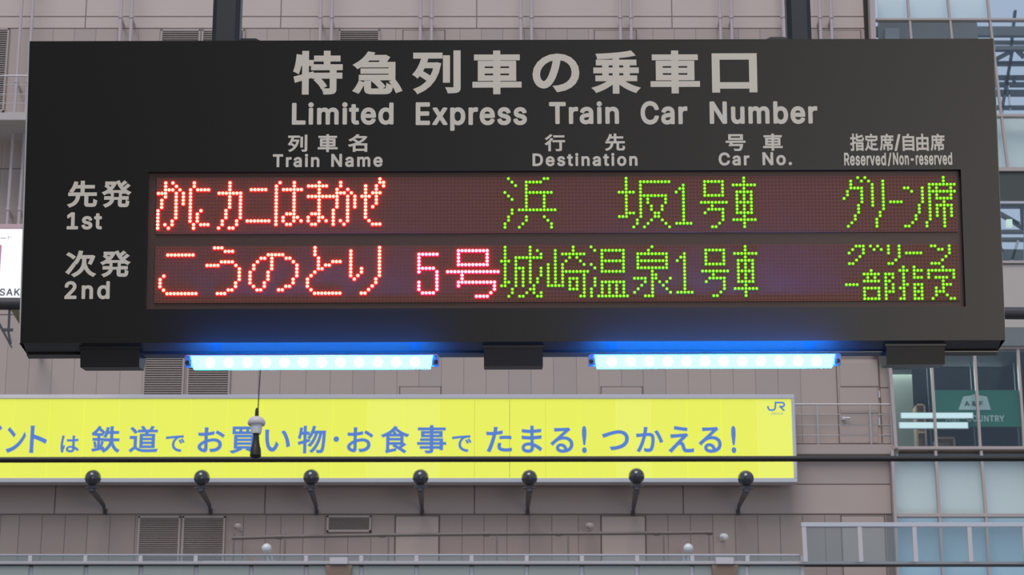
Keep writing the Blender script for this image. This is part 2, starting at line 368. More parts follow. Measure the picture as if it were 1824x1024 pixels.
# outlines of the Latin letters: letter, advance, then closed contours (1/1000 em)
LATIN_OUTLINES = """& 448 187,-33 216,-32 260,-24 300,-9 324,5 348,-21 360,-26 440,-26 454,-21 463,-9 464,3 459,15 400,87 422,135 431,175 434,223 433,231 429,239 420,247 408,250 348,250 338,247 328,240 324,231 320,191 316,189 258,259 260,263 292,289 318,315 328,331 339,351 347,375 350,403 348,427 338,459 320,487 305,503 276,523 244,534 220,539 180,539 160,536 120,521 104,511 80,488 69,471 59,451 50,415 49,395 53,363 62,335 71,319 98,279 52,240 41,227 23,199 12,171 9,151 9,111 13,91 21,67 32,47 48,27 76,2 96,-10 120,-21 144,-27|172,74 148,84 132,99 125,115 124,139 127,151 136,166 164,192 168,194 184,174 254,91 240,83 216,75 192,72|188,347 178,359 168,375 163,391 164,407 169,419 176,428 192,434 208,434 220,431 232,420 235,411 235,395 232,387 220,372
- 453 110,162 336,162 348,165 356,171 362,182 363,246 361,254 355,262 348,267 340,270 116,270 104,268 96,262 89,250 88,186 90,178 95,170 100,166
. 188 82,-30 108,-30 124,-24 136,-18 156,2 165,26 167,42 166,54 163,66 156,79 136,100 124,106 108,112 96,113 80,111 56,101 36,82 30,70 24,54 25,26 35,2 45,-10 56,-19
/ 250 10,-102 76,-101 88,-95 95,-86 260,526 260,538 257,546 250,554 240,558 172,558 160,552 154,542 -11,-70 -11,-82 -8,-90 0,-98
1 453 72,-26 394,-26 402,-23 410,-18 416,-6 417,58 414,66 406,76 394,81 306,81 302,82 302,506 300,518 294,527 282,534 206,535 194,535 182,530 70,448 61,434 60,354 66,341 78,333 90,332 98,335 182,396 186,394 186,390 186,82 182,81 74,81 66,79 58,74 53,66 50,58 50,-2 52,-10 57,-18 62,-22
2 453 60,-26 390,-26 403,-22 413,-10 415,-2 414,62 408,74 398,81 390,83 218,83 214,85 309,186 344,226 370,262 387,290 396,310 403,338 407,370 406,394 400,422 385,454 369,478 339,506 318,520 298,529 274,536 242,541 222,542 178,537 154,530 130,518 110,506 78,476 63,454 52,430 46,410 41,386 40,358 46,345 58,337 126,336 134,337 142,341 148,346 152,354 156,386 168,410 176,418 186,425 198,430 210,433 226,434 246,431 260,426 274,417 285,406 289,398 292,390 294,370 293,354 288,338 277,318 262,298 238,271 42,61 38,46 39,-6 46,-19
A 480 12,-26 86,-26 94,-24 104,-18 109,-10 154,116 322,116 326,115 371,-10 378,-20 386,-25 394,-26 462,-26 474,-23 482,-18 488,-6 488,6 378,306 300,518 295,526 286,533 274,535 198,535 190,533 182,527 177,518 -9,6 -9,-6 -6,-14 2,-22|194,225 192,226 193,230 238,365 250,329 286,226 282,225
C 510 260,-33 310,-29 350,-19 386,-3 431,27 450,47 480,95 494,135 499,155 498,167 490,179 478,185 402,185 394,182 386,174 377,147 366,127 354,112 334,96 306,85 278,79 246,80 214,90 185,107 170,123 158,139 141,175 135,199 129,255 134,307 141,331 148,351 159,371 170,387 183,399 214,419 230,425 266,430 294,427 314,422 334,413 350,400 368,379 377,363 383,339 388,331 394,326 406,322 474,322 486,326 496,335 499,347 495,371 487,395 470,431 460,447 434,477 418,491 388,511 366,522 330,534 306,539 266,542 230,540 194,532 166,522 138,507 110,487 82,459 64,435 48,407 33,371 23,335 16,295 14,255 16,215 22,175 32,139 47,103 63,75 83,47 110,21 136,3 166,-13 198,-24 230,-31
D 503 56,-26 218,-26 258,-24 298,-17 330,-8 366,10 390,26 414,48 438,77 456,106 470,138 480,174 486,214 488,254 486,294 479,338 470,370 456,402 438,434 418,458 402,473 366,500 334,516 298,527 266,532 226,535 58,535 46,531 38,523 35,514 34,506 34,-2 36,-10 41,-18 46,-22|154,83 151,86 151,422 154,426 218,426 266,421 290,413 306,406 330,386 346,366 355,350 364,326 372,282 372,230 368,202 363,178 346,142 334,127 321,114 286,94 242,84
E 419 56,-26 378,-26 386,-23 394,-18 400,-6 400,62 394,74 382,82 154,83 151,86 151,198 152,202 354,203 366,206 376,214 381,226 381,286 380,294 375,302 366,309 354,312 154,312 151,314 151,326 151,422 154,426 374,426 382,428 390,434 397,446 397,514 390,527 378,534 58,535 46,531 38,523 35,514 34,506 34,-2 36,-10 41,-18 46,-22
F 410 56,-26 130,-25 142,-19 149,-10 151,-2 151,190 152,194 346,195 358,198 367,206 372,218 372,282 366,294 358,301 346,304 154,304 151,306 151,422 154,426 310,426 374,427 383,430 391,438 395,450 394,514 388,526 378,533 366,535 58,535 46,531 38,522 34,506 34,-2 36,-10 41,-18 46,-22
K 467 56,-26 129,-26 139,-22 147,-14 151,-2 151,154 152,158 194,203 198,200 350,-14 358,-22 370,-26 450,-26 462,-22 470,-15 475,-2 474,6 471,14 276,286 398,418 469,494 474,506 472,518 463,530 450,535 362,535 354,533 345,526 154,320 151,322 151,326 151,510 147,522 138,531 122,535 58,535 46,531 38,523 35,514 34,506 34,-2 36,-10 41,-18 46,-22
L 393 56,-26 362,-26 370,-24 378,-19 386,-6 386,62 380,74 370,81 358,83 154,83 151,86 151,322 151,510 147,522 140,530 130,534 58,535 50,533 42,528 35,514 34,-2 36,-10 41,-18 46,-22
N 524 56,-26 130,-25 144,-18 150,-6 150,314 154,318 368,-18 374,-23 386,-26 462,-26 474,-23 485,-14 489,2 489,510 487,518 482,526 474,532 462,535 394,535 386,532 380,526 374,514 373,194 370,188 154,527 146,533 138,535 58,535 46,531 38,523 35,514 34,506 34,-2 36,-10 41,-18 46,-22|150,315 150,324 152,318
O 534 260,-33 302,-31 334,-24 366,-13 398,3 421,19 446,44 468,71 485,99 502,139 512,175 517,211 519,251 517,295 512,331 501,371 488,403 472,431 450,460 426,484 401,503 366,522 334,533 302,540 274,542 230,540 198,533 166,522 134,505 110,487 86,463 62,432 46,403 33,371 23,335 17,299 14,255 16,211 22,175 32,139 47,103 63,75 84,47 110,21 136,3 166,-13 200,-25 230,-31|262,79 230,84 198,98 182,110 160,135 149,155 135,199 129,255 134,307 141,331 150,355 170,386 194,408 214,419 246,428 270,430 302,425 322,418 350,400 366,383 384,355 394,331 400,307 403,283 404,251 400,199 393,175 385,155 364,123 348,107 318,89 286,80
R 449 56,-26 130,-25 142,-19 149,-10 151,2 151,166 152,170 154,172 226,172 232,170 330,-13 338,-21 346,-25 354,-26 430,-26 442,-22 450,-14 453,-6 452,10 352,194 352,198 382,219 398,236 413,258 420,274 430,302 434,326 434,374 430,402 422,426 402,463 386,482 366,499 346,511 322,521 294,530 266,533 234,535 58,535 50,533 42,528 36,518 34,510 34,-2 36,-10 41,-18 46,-22|154,281 152,282 151,286 151,422 154,426 230,426 262,424 286,416 300,406 314,386 319,350 314,318 307,306 299,298 286,290 262,283 234,281
S 447 212,-35 256,-34 308,-23 356,-1 376,13 396,33 419,69 428,93 433,113 434,137 430,177 418,209 398,237 376,257 348,275 320,289 284,301 212,320 176,333 156,345 145,357 142,369 143,389 156,410 180,425 200,431 224,433 260,428 276,422 288,415 296,408 304,397 308,389 314,365 320,358 328,353 336,352 404,352 417,357 426,369 427,377 425,401 410,445 396,466 368,495 348,510 328,521 304,530 276,537 219,541 172,536 148,530 128,522 104,509 68,481 53,461 43,445 33,421 27,393 26,369 29,341 35,317 49,293 68,270 92,251 116,237 144,225 263,189 288,180 304,169 315,157 319,145 319,129 312,114 300,99 276,84 252,78 224,75 212,76 176,83 164,88 151,97 143,105 135,117 127,149 120,157 112,162 104,163 32,162 24,159 18,153 13,145 12,137 17,105 22,85 31,65 44,43 56,28 72,13 96,-4 140,-24 192,-34
T 449 189,-26 262,-25 276,-18 282,-6 283,422 286,426 422,427 436,434 441,442 443,450 442,514 436,526 426,533 418,535 262,535 30,535 22,533 14,528 8,518 6,510 7,446 10,438 18,430 30,426 166,425 167,-2 169,-10 174,-18 182,-24
U 518 247,-34 290,-33 322,-27 350,-19 372,-10 398,6 423,26 438,43 455,66 467,90 475,114 481,142 483,174 482,514 476,526 462,534 386,534 374,526 369,518 367,510 367,178 364,150 358,135 350,118 330,99 306,86 290,81 267,78 226,81 198,92 178,106 171,114 157,138 153,150 150,178 150,510 146,522 138,531 126,535 58,535 50,533 42,528 35,514 34,170 41,118 50,90 63,66 78,43 98,22 119,6 142,-8 170,-20 226,-33
Y 472 198,-26 270,-26 282,-22 290,-13 294,-2 295,202 477,494 481,506 479,518 474,526 460,534 378,535 366,530 358,522 250,344 238,324 234,324 113,522 106,530 90,535 14,535 6,533 -2,528 -9,514 -9,502 -6,494 176,202 177,-2 179,-10 184,-18 190,-23
a 390 152,-35 180,-34 208,-28 226,-23 252,-9 260,-20 268,-25 276,-26 340,-26 350,-23 358,-15 362,-7 363,1 363,249 361,277 354,313 335,349 312,373 300,382 284,391 260,400 232,407 204,410 176,410 144,405 112,396 92,387 64,368 49,353 28,325 15,293 17,281 22,273 32,266 96,248 108,249 116,253 123,261 129,273 140,287 152,295 172,303 196,305 216,303 236,293 245,281 249,265 248,256 120,237 80,224 54,209 28,185 20,173 9,145 4,109 5,85 16,47 36,16 64,-9 84,-19 120,-30|152,73 136,78 125,85 122,89 118,101 119,113 123,121 136,131 148,136 220,148 248,152 250,149 250,133 246,117 235,97 221,85 204,77 180,72
b 425 222,-34 255,-33 283,-26 307,-18 327,-6 347,10 367,30 379,48 394,74 404,102 411,130 415,158 416,190 415,218 410,250 403,279 394,302 381,326 363,350 328,382 303,395 279,403 255,409 231,410 207,410 175,403 143,386 140,390 140,454 139,514 135,524 127,531 115,535 47,534 35,528 28,514 28,-6 35,-19 47,-25 119,-25 131,-18 139,-5 159,-19 175,-26 195,-31|207,74 195,76 177,86 163,99 154,114 145,138 139,170 139,210 150,254 159,273 167,282 179,293 195,300 207,303 231,303 247,299 263,291 279,275 287,262 292,250 299,222 302,190 301,170 299,154 292,126 284,110 272,94 255,81 247,77 231,74
d 425 185,-34 212,-33 236,-29 264,-19 284,-6 288,-8 296,-20 308,-26 376,-26 384,-23 391,-18 397,-6 397,514 391,526 384,532 376,535 312,535 300,533 292,526 286,514 285,466 284,385 264,396 250,402 216,410 168,409 144,403 120,394 96,382 57,346 44,326 31,302 21,278 14,250 9,218 8,190 9,158 13,130 22,98 31,74 44,50 57,30 76,10 100,-8 120,-19 144,-27 168,-33|188,74 172,79 161,86 152,95 138,114 128,140 124,158 122,190 125,222 134,254 144,274 152,283 168,295 180,300 204,304 220,302 240,296 253,286 264,274 275,254 283,226 285,206 286,186 283,154 280,138 269,110 260,99 248,87 236,79 224,75 204,73
e 404 200,-34 236,-33 272,-26 296,-18 327,-2 355,22 376,50 391,86 388,102 382,110 372,116 312,130 300,130 287,122 272,98 262,86 252,80 228,74 196,73 184,76 164,84 147,98 133,118 129,130 127,142 372,143 384,146 393,154 397,166 396,222 394,246 388,269 375,306 364,326 350,346 336,360 308,383 292,391 260,403 240,408 220,410 176,409 148,403 124,394 100,380 80,366 62,346 44,324 32,302 21,274 13,246 9,214 9,154 21,102 32,74 46,50 61,30 81,10 103,-6 128,-18 152,-27 180,-33|132,247 129,250 144,276 160,291 180,301 204,304 228,301 245,294 256,285 274,258 277,250 272,247
i 167 49,-26 119,-25 133,-18 139,-6 140,378 139,386 135,394 127,401 119,404 47,404 35,398 30,390 27,382 27,-2 29,-10 34,-18 39,-22|71,418 83,417 95,418 120,426 131,436 140,446 152,470 151,498 139,522 131,531 122,538 111,544 99,548 83,550 71,549 59,546 47,540 27,522 21,510 17,498 15,482 16,470 20,458 26,446 47,426
m 610 49,-26 119,-25 131,-19 138,-10 140,2 140,250 146,270 155,286 171,298 191,304 211,303 227,298 240,286 247,270 248,-2 250,-10 255,-18 263,-24 271,-26 339,-26 351,-20 359,-9 361,2 361,246 363,262 369,278 383,295 407,304 439,301 458,290 466,278 470,250 470,-2 472,-10 477,-18 483,-23 495,-26 563,-25 575,-18 582,-6 582,278 578,302 571,324 555,354 539,373 523,386 503,398 475,408 451,411 419,411 383,404 355,392 319,363 306,378 287,394 267,404 243,411 207,412 187,409 159,399 139,387 127,400 115,405 51,405 43,403 35,398 30,390 27,378 27,-2 29,-10 34,-18 39,-22
n 410 49,-26 119,-25 131,-19 138,-10 140,2 140,242 146,262 152,274 163,288 179,297 191,301 211,303 235,299 253,286 260,278 265,266 269,250 270,234 270,-2 274,-14 279,-20 287,-25 295,-26 359,-26 371,-22 379,-14 383,-2 383,118 383,242 378,290 372,314 363,334 351,353 327,378 307,392 287,401 247,409 207,409 183,405 159,396 139,385 129,398 115,405 51,405 43,403 31,393 27,378 27,-2 29,-10 34,-18 39,-22
o 415 196,-34 236,-33 264,-27 312,-6 334,10 352,29 366,46 383,74 393,98 401,126 406,158 406,218 401,250 393,278 382,302 368,327 353,346 336,363 312,382 288,395 264,403 236,409 220,410 176,408 128,396 100,380 80,365 64,349 44,323 33,302 22,278 14,246 8,190 10,154 22,98 32,74 44,53 61,30 84,8 104,-7 124,-17 152,-27 176,-32|192,74 172,79 161,86 152,95 136,118 132,126 124,158 122,186 125,218 129,238 137,258 152,281 160,289 172,297 192,303 224,303 244,296 256,288 269,274 278,258 286,238 290,218 293,186 291,158 281,122 270,102 260,92 244,80 232,76 208,72
p 425 49,-169 119,-168 128,-165 136,-157 140,-145 140,-13 143,-9 173,-25 195,-31 231,-34 255,-33 279,-27 307,-17 327,-6 345,7 365,27 382,51 395,75 404,99 410,127 415,159 415,219 404,275 394,303 379,329 366,347 351,362 327,383 307,393 283,402 255,409 211,410 179,404 159,396 139,383 128,399 115,405 47,404 37,399 30,391 27,379 27,-145 29,-153 34,-161 39,-165|199,75 187,80 167,95 160,103 150,123 139,171 139,207 141,223 146,243 154,263 161,275 175,290 187,297 207,303 235,303 255,296 267,287 279,275 292,251 299,223 301,207 302,187 299,155 292,127 285,111 273,95 263,87 251,79 235,74 219,73
r 259 49,-26 119,-25 131,-19 138,-10 140,2 140,246 145,262 154,278 171,292 187,297 207,300 247,296 260,302 268,314 269,382 267,394 261,402 255,407 247,410 231,410 191,410 155,399 139,390 135,390 127,400 115,405 51,405 39,401 30,390 27,378 27,-2 29,-10 34,-18 39,-22
s 365 174,-34 226,-31 250,-25 271,-18 306,4 330,28 345,50 355,82 357,106 355,130 350,150 340,170 323,190 306,205 286,217 262,227 166,251 146,260 138,266 136,282 140,290 154,300 174,306 202,305 222,298 237,282 250,258 258,253 266,251 334,266 342,272 349,282 349,298 336,330 318,356 295,378 278,389 246,403 210,410 182,410 162,410 122,402 86,385 58,362 43,346 27,314 22,290 22,250 29,226 40,206 53,190 70,176 93,162 118,152 226,123 234,118 241,110 242,102 240,94 227,82 210,75 182,71 158,74 145,78 134,86 127,94 114,123 106,130 94,133 26,118 14,108 10,94 15,70 22,50 41,22 56,6 70,-4 104,-22 138,-30
t 228 158,-30 192,-29 216,-25 232,-15 239,-2 239,6 228,58 222,70 212,78 204,80 172,76 156,78 154,82 152,98 152,298 156,301 208,301 216,304 224,310 229,318 230,326 230,378 229,386 225,394 212,404 152,406 152,474 148,484 140,493 128,497 64,497 56,496 48,490 42,482 39,474 38,406 0,404 -8,401 -15,394 -20,382 -20,326 -16,313 -4,303 4,301 36,301 39,298 39,90 42,62 48,42 56,24 74,2 96,-14 120,-24 140,-29
u 410 174,-31 207,-30 227,-25 251,-16 271,-5 280,-19 287,-24 295,-26 359,-26 371,-22 379,-13 383,1 383,377 381,389 371,401 359,405 291,405 279,399 272,389 270,377 269,141 267,125 262,113 255,101 243,89 227,81 211,77 199,76 175,80 165,85 156,93 144,113 141,125 140,145 140,381 136,393 123,403 111,405 47,404 39,401 31,393 28,385 27,377 27,137 31,93 37,69 45,49 57,29 70,13 87,-2 103,-12 123,-21 143,-27
v 390 159,-26 231,-25 240,-22 248,-14 397,374 396,386 392,394 383,402 375,405 303,405 295,403 287,398 280,386 205,178 195,152 191,158 109,386 101,398 87,405 15,405 7,403 0,398 -8,386 -8,370 139,-10 147,-21
x 379 17,-26 91,-26 105,-22 113,-14 187,99 191,99 265,-14 273,-22 287,-26 359,-26 367,-24 377,-18 382,-10 384,-2 383,6 380,14 257,190 258,194 375,366 378,374 378,382 375,390 369,398 359,404 351,405 279,405 267,400 259,392 191,288 187,291 121,394 111,402 99,405 27,405 15,401 8,394 3,382 3,374 6,366 123,194 -3,10 -5,-2 -1,-14 7,-22"""
LATIN = {}
for ln in LATIN_OUTLINES.split('\n'):
    ch_, adv_, rest_ = ln.split(' ', 2)
    LATIN[ch_] = (int(adv_) / 1000, [[tuple(float(q) / 1000 for q in p.split(',')) for p in c.split(' ')] for c in rest_.split('|')])
_glyphs = {}


def glyph(text, bold=0.0, tracking=0.0):
    """outlines of a text, thickened by bold on every side, as flat triangles"""
    key = (text, bold, round(tracking, 4))
    if key not in _glyphs:
        latin = all(c in LATIN for c in text)
        c = bpy.data.curves.new('lettering', 'CURVE' if latin else 'FONT')
        if latin:
            c.dimensions = '2D'
            x = 0.0
            for ch_ in text:
                adv, cont = LATIN[ch_]
                for pts in cont:
                    sp = c.splines.new('POLY')
                    sp.points.add(len(pts) - 1)
                    sp.points.foreach_set('co', [q for p in pts for q in (p[0] + x, p[1], 0, 1)])
                    sp.use_cyclic_u = True
                x += adv + tracking
        else:
            c.body = text; c.size = 1
            c.resolution_u = 5
        c.fill_mode = 'BOTH'
        c.bevel_depth = 0.0 if latin else bold      # the Latin outlines are already bold
        c.bevel_resolution = 0
        o = bpy.data.objects.new('lettering', c)
        COL.objects.link(o)
        bpy.context.view_layer.update()
        me = bpy.data.meshes.new_from_object(o.evaluated_get(bpy.context.evaluated_depsgraph_get()))
        vs = [v.co[:] for v in me.vertices]
        fs = [tuple(p.vertices) for p in me.polygons]
        bpy.data.objects.remove(o); bpy.data.curves.remove(c); bpy.data.meshes.remove(me)
        used = sorted({i for f in fs for i in f})
        mp = {i: k for k, i in enumerate(used)}
        vs = [vs[i] for i in used]; fs = [tuple(mp[i] for i in f) for f in fs]
        _glyphs[key] = (vs, fs)
    return _glyphs[key]


def put_text(mb, text, x0, x1, z0, z1, place, bold=0.0, mi=0):
    """fit text into a box of a local plane; place(u, v) gives the 3-D point"""
    tr_ = 0.0
    if len(text) > 1 and all(c in LATIN for c in text):
        vs, fs = glyph(text, bold)
        w_ = max(v[0] for v in vs) - min(v[0] for v in vs)
        h_ = max(v[1] for v in vs) - min(v[1] for v in vs)
        tr_ = min(0.25, max(0.045, ((x1 - x0) / (z1 - z0) * h_ - w_) / (len(text) - 1)))
    vs, fs = glyph(text, bold, tr_)
    ax, bx = min(v[0] for v in vs), max(v[0] for v in vs)
    ay, by = min(v[1] for v in vs), max(v[1] for v in vs)
    sc__ = (z1 - z0) / (by - ay)
    out = []
    for v in vs:
        p = Vector(place(x0 + (v[0] - ax) / (bx - ax) * (x1 - x0), z0 + (v[1] - ay) / (by - ay) * (z1 - z0)))
        p.y -= v[2] * sc__ * 0.02
        out.append(p)
    mb.add(out, fs, mi)


# ================================================================= SETTING
floor = MB().box(-60, 60, -40, 60, -0.3, 0).build('floor', M['floor'])
tag(floor, kind='structure')

# unseen wall added behind the viewer so the sign's left half reflects dark
rw = MB().box(-60, 1.0, -24.4, -24, 0, 22).build('wall_rear_added', mat('added_rear_wall_dark', (0.03, 0.03, 0.03), 0.8))
tag(rw, kind='structure')

WY = 45.0           # front of the wall cladding across the tracks
base = MB().box(-26, xat(1588, 700, WY), WY + 0.02, WY + 0.5, 0, zat(-260, WY))
wall = base.build('wall_back', M['wall_joint'])
tag(wall, kind='structure')

rng = random.Random(4)
pcache = {}


def wall_panel(x0, x1, z0, z1, material, name='panel', gap=0.006, proud=0.0, gz=0.0035):
    w, h = round(x1 - x0 - 2 * gap, 3), round(z1 - z0 - 2 * gz, 3)
    key = (w, h, material.name)
    if key not in pcache:
        me = MB().box(-w / 2, w / 2, 0, 0.02, -h / 2, h / 2, 0.002).mesh(name)
        me.materials.append(material)
        pcache[key] = me
    o = link(name, pcache[key], None, wall)
    o.location = ((x0 + x1) / 2, WY - proud, (z0 + z1) / 2)
    return o


def panel_row(y0, y1, seams_px, yref, material, alt=None, gap=0.006):
    z1, z0 = zat(y0, WY), zat(y1, WY)
    xs = [xat(p, yref, WY) for p in seams_px]
    for i in range(len(xs) - 1):
        mm = alt if (alt and rng.random() < 0.3) else material
        wall_panel(xs[i], xs[i + 1], z0, z1, mm, gap=gap)


wide_up = [-892, -544, -196, 152, 500, 849, 1197, 1545]
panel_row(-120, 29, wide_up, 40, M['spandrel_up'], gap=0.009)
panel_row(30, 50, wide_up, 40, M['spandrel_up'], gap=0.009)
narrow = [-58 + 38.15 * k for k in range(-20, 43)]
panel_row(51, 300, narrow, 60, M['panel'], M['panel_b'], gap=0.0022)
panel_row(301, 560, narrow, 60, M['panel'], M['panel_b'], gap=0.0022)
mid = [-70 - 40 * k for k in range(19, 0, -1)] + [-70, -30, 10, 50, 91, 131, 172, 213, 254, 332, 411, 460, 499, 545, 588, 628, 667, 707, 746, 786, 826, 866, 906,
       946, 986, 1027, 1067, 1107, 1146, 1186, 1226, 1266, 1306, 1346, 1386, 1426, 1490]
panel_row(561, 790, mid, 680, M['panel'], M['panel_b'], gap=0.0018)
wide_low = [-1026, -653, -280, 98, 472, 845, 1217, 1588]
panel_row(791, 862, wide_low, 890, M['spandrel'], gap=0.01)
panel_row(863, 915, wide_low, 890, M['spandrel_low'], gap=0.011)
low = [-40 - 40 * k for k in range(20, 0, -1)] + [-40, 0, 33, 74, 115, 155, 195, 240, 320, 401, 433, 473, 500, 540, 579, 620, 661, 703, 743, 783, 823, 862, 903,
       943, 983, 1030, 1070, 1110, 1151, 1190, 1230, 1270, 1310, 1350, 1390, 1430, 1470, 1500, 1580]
panel_row(917, 1090, low, 950, M['panel_low'], M['panel_low_shaded_b'], gap=0.0035)
# horizontal boards beside the banner, right of the signboard
for y0, y1 in ((561, 690), (691, 737), (738, 757), (758, 775), (776, 790)):
    wall_panel(xat(1568, 700, WY), xat(1588, 700, WY), zat(y1, WY), zat(y0, WY), M['panel'], gap=0.005)

# grey door at the right end of the wall
door = wall_box(1493, 1567, 640, 790, WY - 0.03, WY + 0.05, 0.006).build('door_1', M['panel'])
tag(door, kind='structure')
wall_box(1496, 1564, 645, 688, WY - 0.055, WY - 0.03, 0.004).build('door_panel', M['panel'], door)
for y0, y1 in ((690, 736), (738, 756), (758, 774), (776, 789)):
    wall_box(1496, 1564, y0, y1, WY - 0.055, WY - 0.03, 0.004).build('door_panel', M['panel'], door)
b = MB()
p = at(1502, 746, WY - 0.06)
b.tube([p, p + Vector((0, -0.06, 0))], 0.035, 10)
b.tube([p + Vector((0, -0.06, 0)), p + Vector((0.12, -0.06, 0))], 0.016, 8)
b.build('door_handle', M['frame_alu'], door, True)
b = MB()
for y in (702, 750):
    wall_box(1565, 1567.5, y - 6, y + 6, WY - 0.075, WY - 0.03, mb=b)
b.build('hinge', M['frame_alu'], door)


def louver(name, x0, x1, y0, y1, n, label, cols=1, yref=None):
    """framed ventilation louver with blades, standing a little proud of the wall"""
    yr = yref if yref is not None else (y0 + y1) / 2
    Yf = WY - 0.05
    X0, X1, Z0, Z1 = xat(x0, yr, Yf), xat(x1, yr, Yf), zat(y1, Yf), zat(y0, Yf)
    root = empty(name, ((X0 + X1) / 2, WY, Z0))
    o = root.location

    def L(x, y, z): return (x - o.x, y - o.y, z - o.z)
    t = 0.035
    f = MB()
    for a, bb, c, d in ((X0, X1, Z0, Z0 + t), (X0, X1, Z1 - t, Z1), (X0, X0 + t, Z0, Z1), (X1 - t, X1, Z0, Z1)):
        f.box(a - o.x, bb - o.x, Yf - o.y, 0, c - o.z, d - o.z, 0.004)
    f.build('frame', M['louver'], root)
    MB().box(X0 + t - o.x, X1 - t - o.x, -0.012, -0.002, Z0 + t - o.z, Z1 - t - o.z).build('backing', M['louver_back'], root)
    s = MB()
    dz = (Z1 - Z0 - 2 * t) / n
    for k in range(n):
        z = Z0 + t + (k + 0.5) * dz - o.z
        xa, xb = X0 + t - o.x, X1 - t - o.x
        s.add([(xa, -0.046, z - dz * 0.34), (xb, -0.046, z - dz * 0.34), (xb, -0.014, z + dz * 0.30), (xa, -0.014, z + dz * 0.30),
               (xa, -0.046, z - dz * 0.16), (xb, -0.046, z - dz * 0.16), (xb, -0.014, z + dz * 0.44), (xa, -0.014, z + dz * 0.44)],
              [(0, 1, 2, 3), (4, 7, 6, 5), (0, 4, 5, 1), (2, 6, 7, 3), (0, 3, 7, 4), (1, 5, 6, 2)])
    so_ = s.build('blades', M['louver'], root)
    so_['kind'] = 'stuff'
    tag(root, label, 'louver', 'ventilation louvers on the far wall')
    return root


louver('ventilation_louver', 286, 357, 52, 190, 34, 'louver just left of the left hanging pole, above the black sign', yref=60)
louver('ventilation_louver', 359, 436, 52, 190, 34, 'louver mostly hidden behind the left hanging pole', yref=60)
louver('ventilation_louver', 603, 677, 52, 120, 17, 'wide-bladed louver above 特急, between two pairs of pipes', yref=60)
louver('ventilation_louver', -60, 16, 50, 199, 36, 'tall louver at the upper left edge behind a thin railing', yref=60)
louver('ventilation_louver', 256, 329, 560, 712, 36, 'left louver of the two just above the yellow banner')
louver('ventilation_louver', 334, 411, 560, 712, 36, 'right louver of the two above the banner, beneath the left blue lamp')
louver('ventilation_louver', 243, 319, 919, 1060, 40, 'left louver of the two low on the wall under the banner')
louver('ventilation_louver', 322, 399, 919, 1060, 40, 'right louver of the two low on the wall, near the handrail end')
louver('ventilation_louver', 582, 661, 918, 947, 9, 'small wide louver low on the wall above the handrail')


def hatch(x0, x1, y0, y1, label, yref=None):
    """flush access hatch: a thin frame and a leaf"""
    yr = yref if yref is not None else (y0 + y1) / 2
    Yf = WY - 0.02
    root = empty('access_hatch', (xat((x0 + x1) / 2, yr, Yf), WY, zat(y1, Yf)))
    o = root.location
    X0, X1, Z0, Z1 = xat(x0, yr, Yf) - o.x, xat(x1, yr, Yf) - o.x, 0, zat(y0, Yf) - o.z
    f = MB(); t = 0.016
    for a in ((X0, X1, Z1 - t, Z1), (X0, X0 + t, Z0, Z1), (X1 - t, X1, Z0, Z1), (X0, X1, Z0, Z0 + t)):
        f.box(a[0], a[1], -0.012, 0, a[2], a[3])
    f.build('frame', M['louver_back'], root)
    MB().box(X0 + t, X1 - t, -0.02, 0, Z0 + t, Z1 - t, 0.003).build('leaf', M['panel'], root)
    tag(root, label, 'hatch', 'access hatches on the far wall')


hatch(717, 793, 53, 190, 'hatch above the black sign, right of the small louver', 60)
hatch(1058, 1134, 53, 190, 'hatch above the black sign, left of the right hanging pole', 60)
hatch(1457, 1534, 53, 190, 'hatch above the black sign, right of the right hanging pole', 60)
hatch(711, 786, 688, 712, 'hatch above the yellow banner beneath the end of the left blue lamp')
hatch(1070, 1145, 688, 712, 'hatch above the yellow banner beneath the right blue lamp')
hatch(703, 782, 918, 1050, 'hatch low on the wall behind the handrail, left one')
hatch(1071, 1151, 918, 1050, 'hatch low on the wall behind the handrail, right one')
hatch(1500, 1579, 918, 1050, 'hatch behind the tall glass barrier at lower right')

# ledges
s1 = wall_box(-300, 700, 200, 214, 43.9, WY, 0.01).build('trim_1', M['slab'])
tag(s1, kind='structure')
s2 = wall_box(1380, 1597, 791, 809, 44.82, WY, 0.01).build('trim_2', M['spandrel'])
tag(s2, kind='structure')


def railing(x0, x1, ytop, ybot, wires, posts, Y, label, rpost=0.014, rrail=0.016):
    root = empty('ledge_railing', at((x0 + x1) / 2, ybot, Y))
    o = root.location
    zt, zb = zat(ytop, Y) - o.z, 0
    X0, X1 = xat(x0, ytop, Y) - o.x, xat(x1, ytop, Y) - o.x
    MB().tube([(X0, 0, zt), (X1, 0, zt)], rrail, 8).build('top_rail', M['rail'], root, True)
    for w in wires:
        z = zat(w, Y) - o.z
        MB().tube([(X0, 0, z), (X1, 0, z)], 0.006, 6).build('wire', M['rail'], root, True)
    for p_ in posts:
        X = xat(p_, ytop, Y) - o.x
        MB().tube([(X, 0, zb), (X, 0, zt)], rpost, 8).build('post', M['rail'], root, True)
    tag(root, label, 'railing')


railing(-120, 600, 135, 200, (151, 168, 184), (-90, 31, 150, 270, 390, 510), 43.95, 'thin pale railing on the ledge at the upper left edge')
railing(1384, 1588, 720, 791, (738, 757, 775), (1455, 1549, 1586), 44.84, 'thin grey railing on the ledge right of the yellow banner')


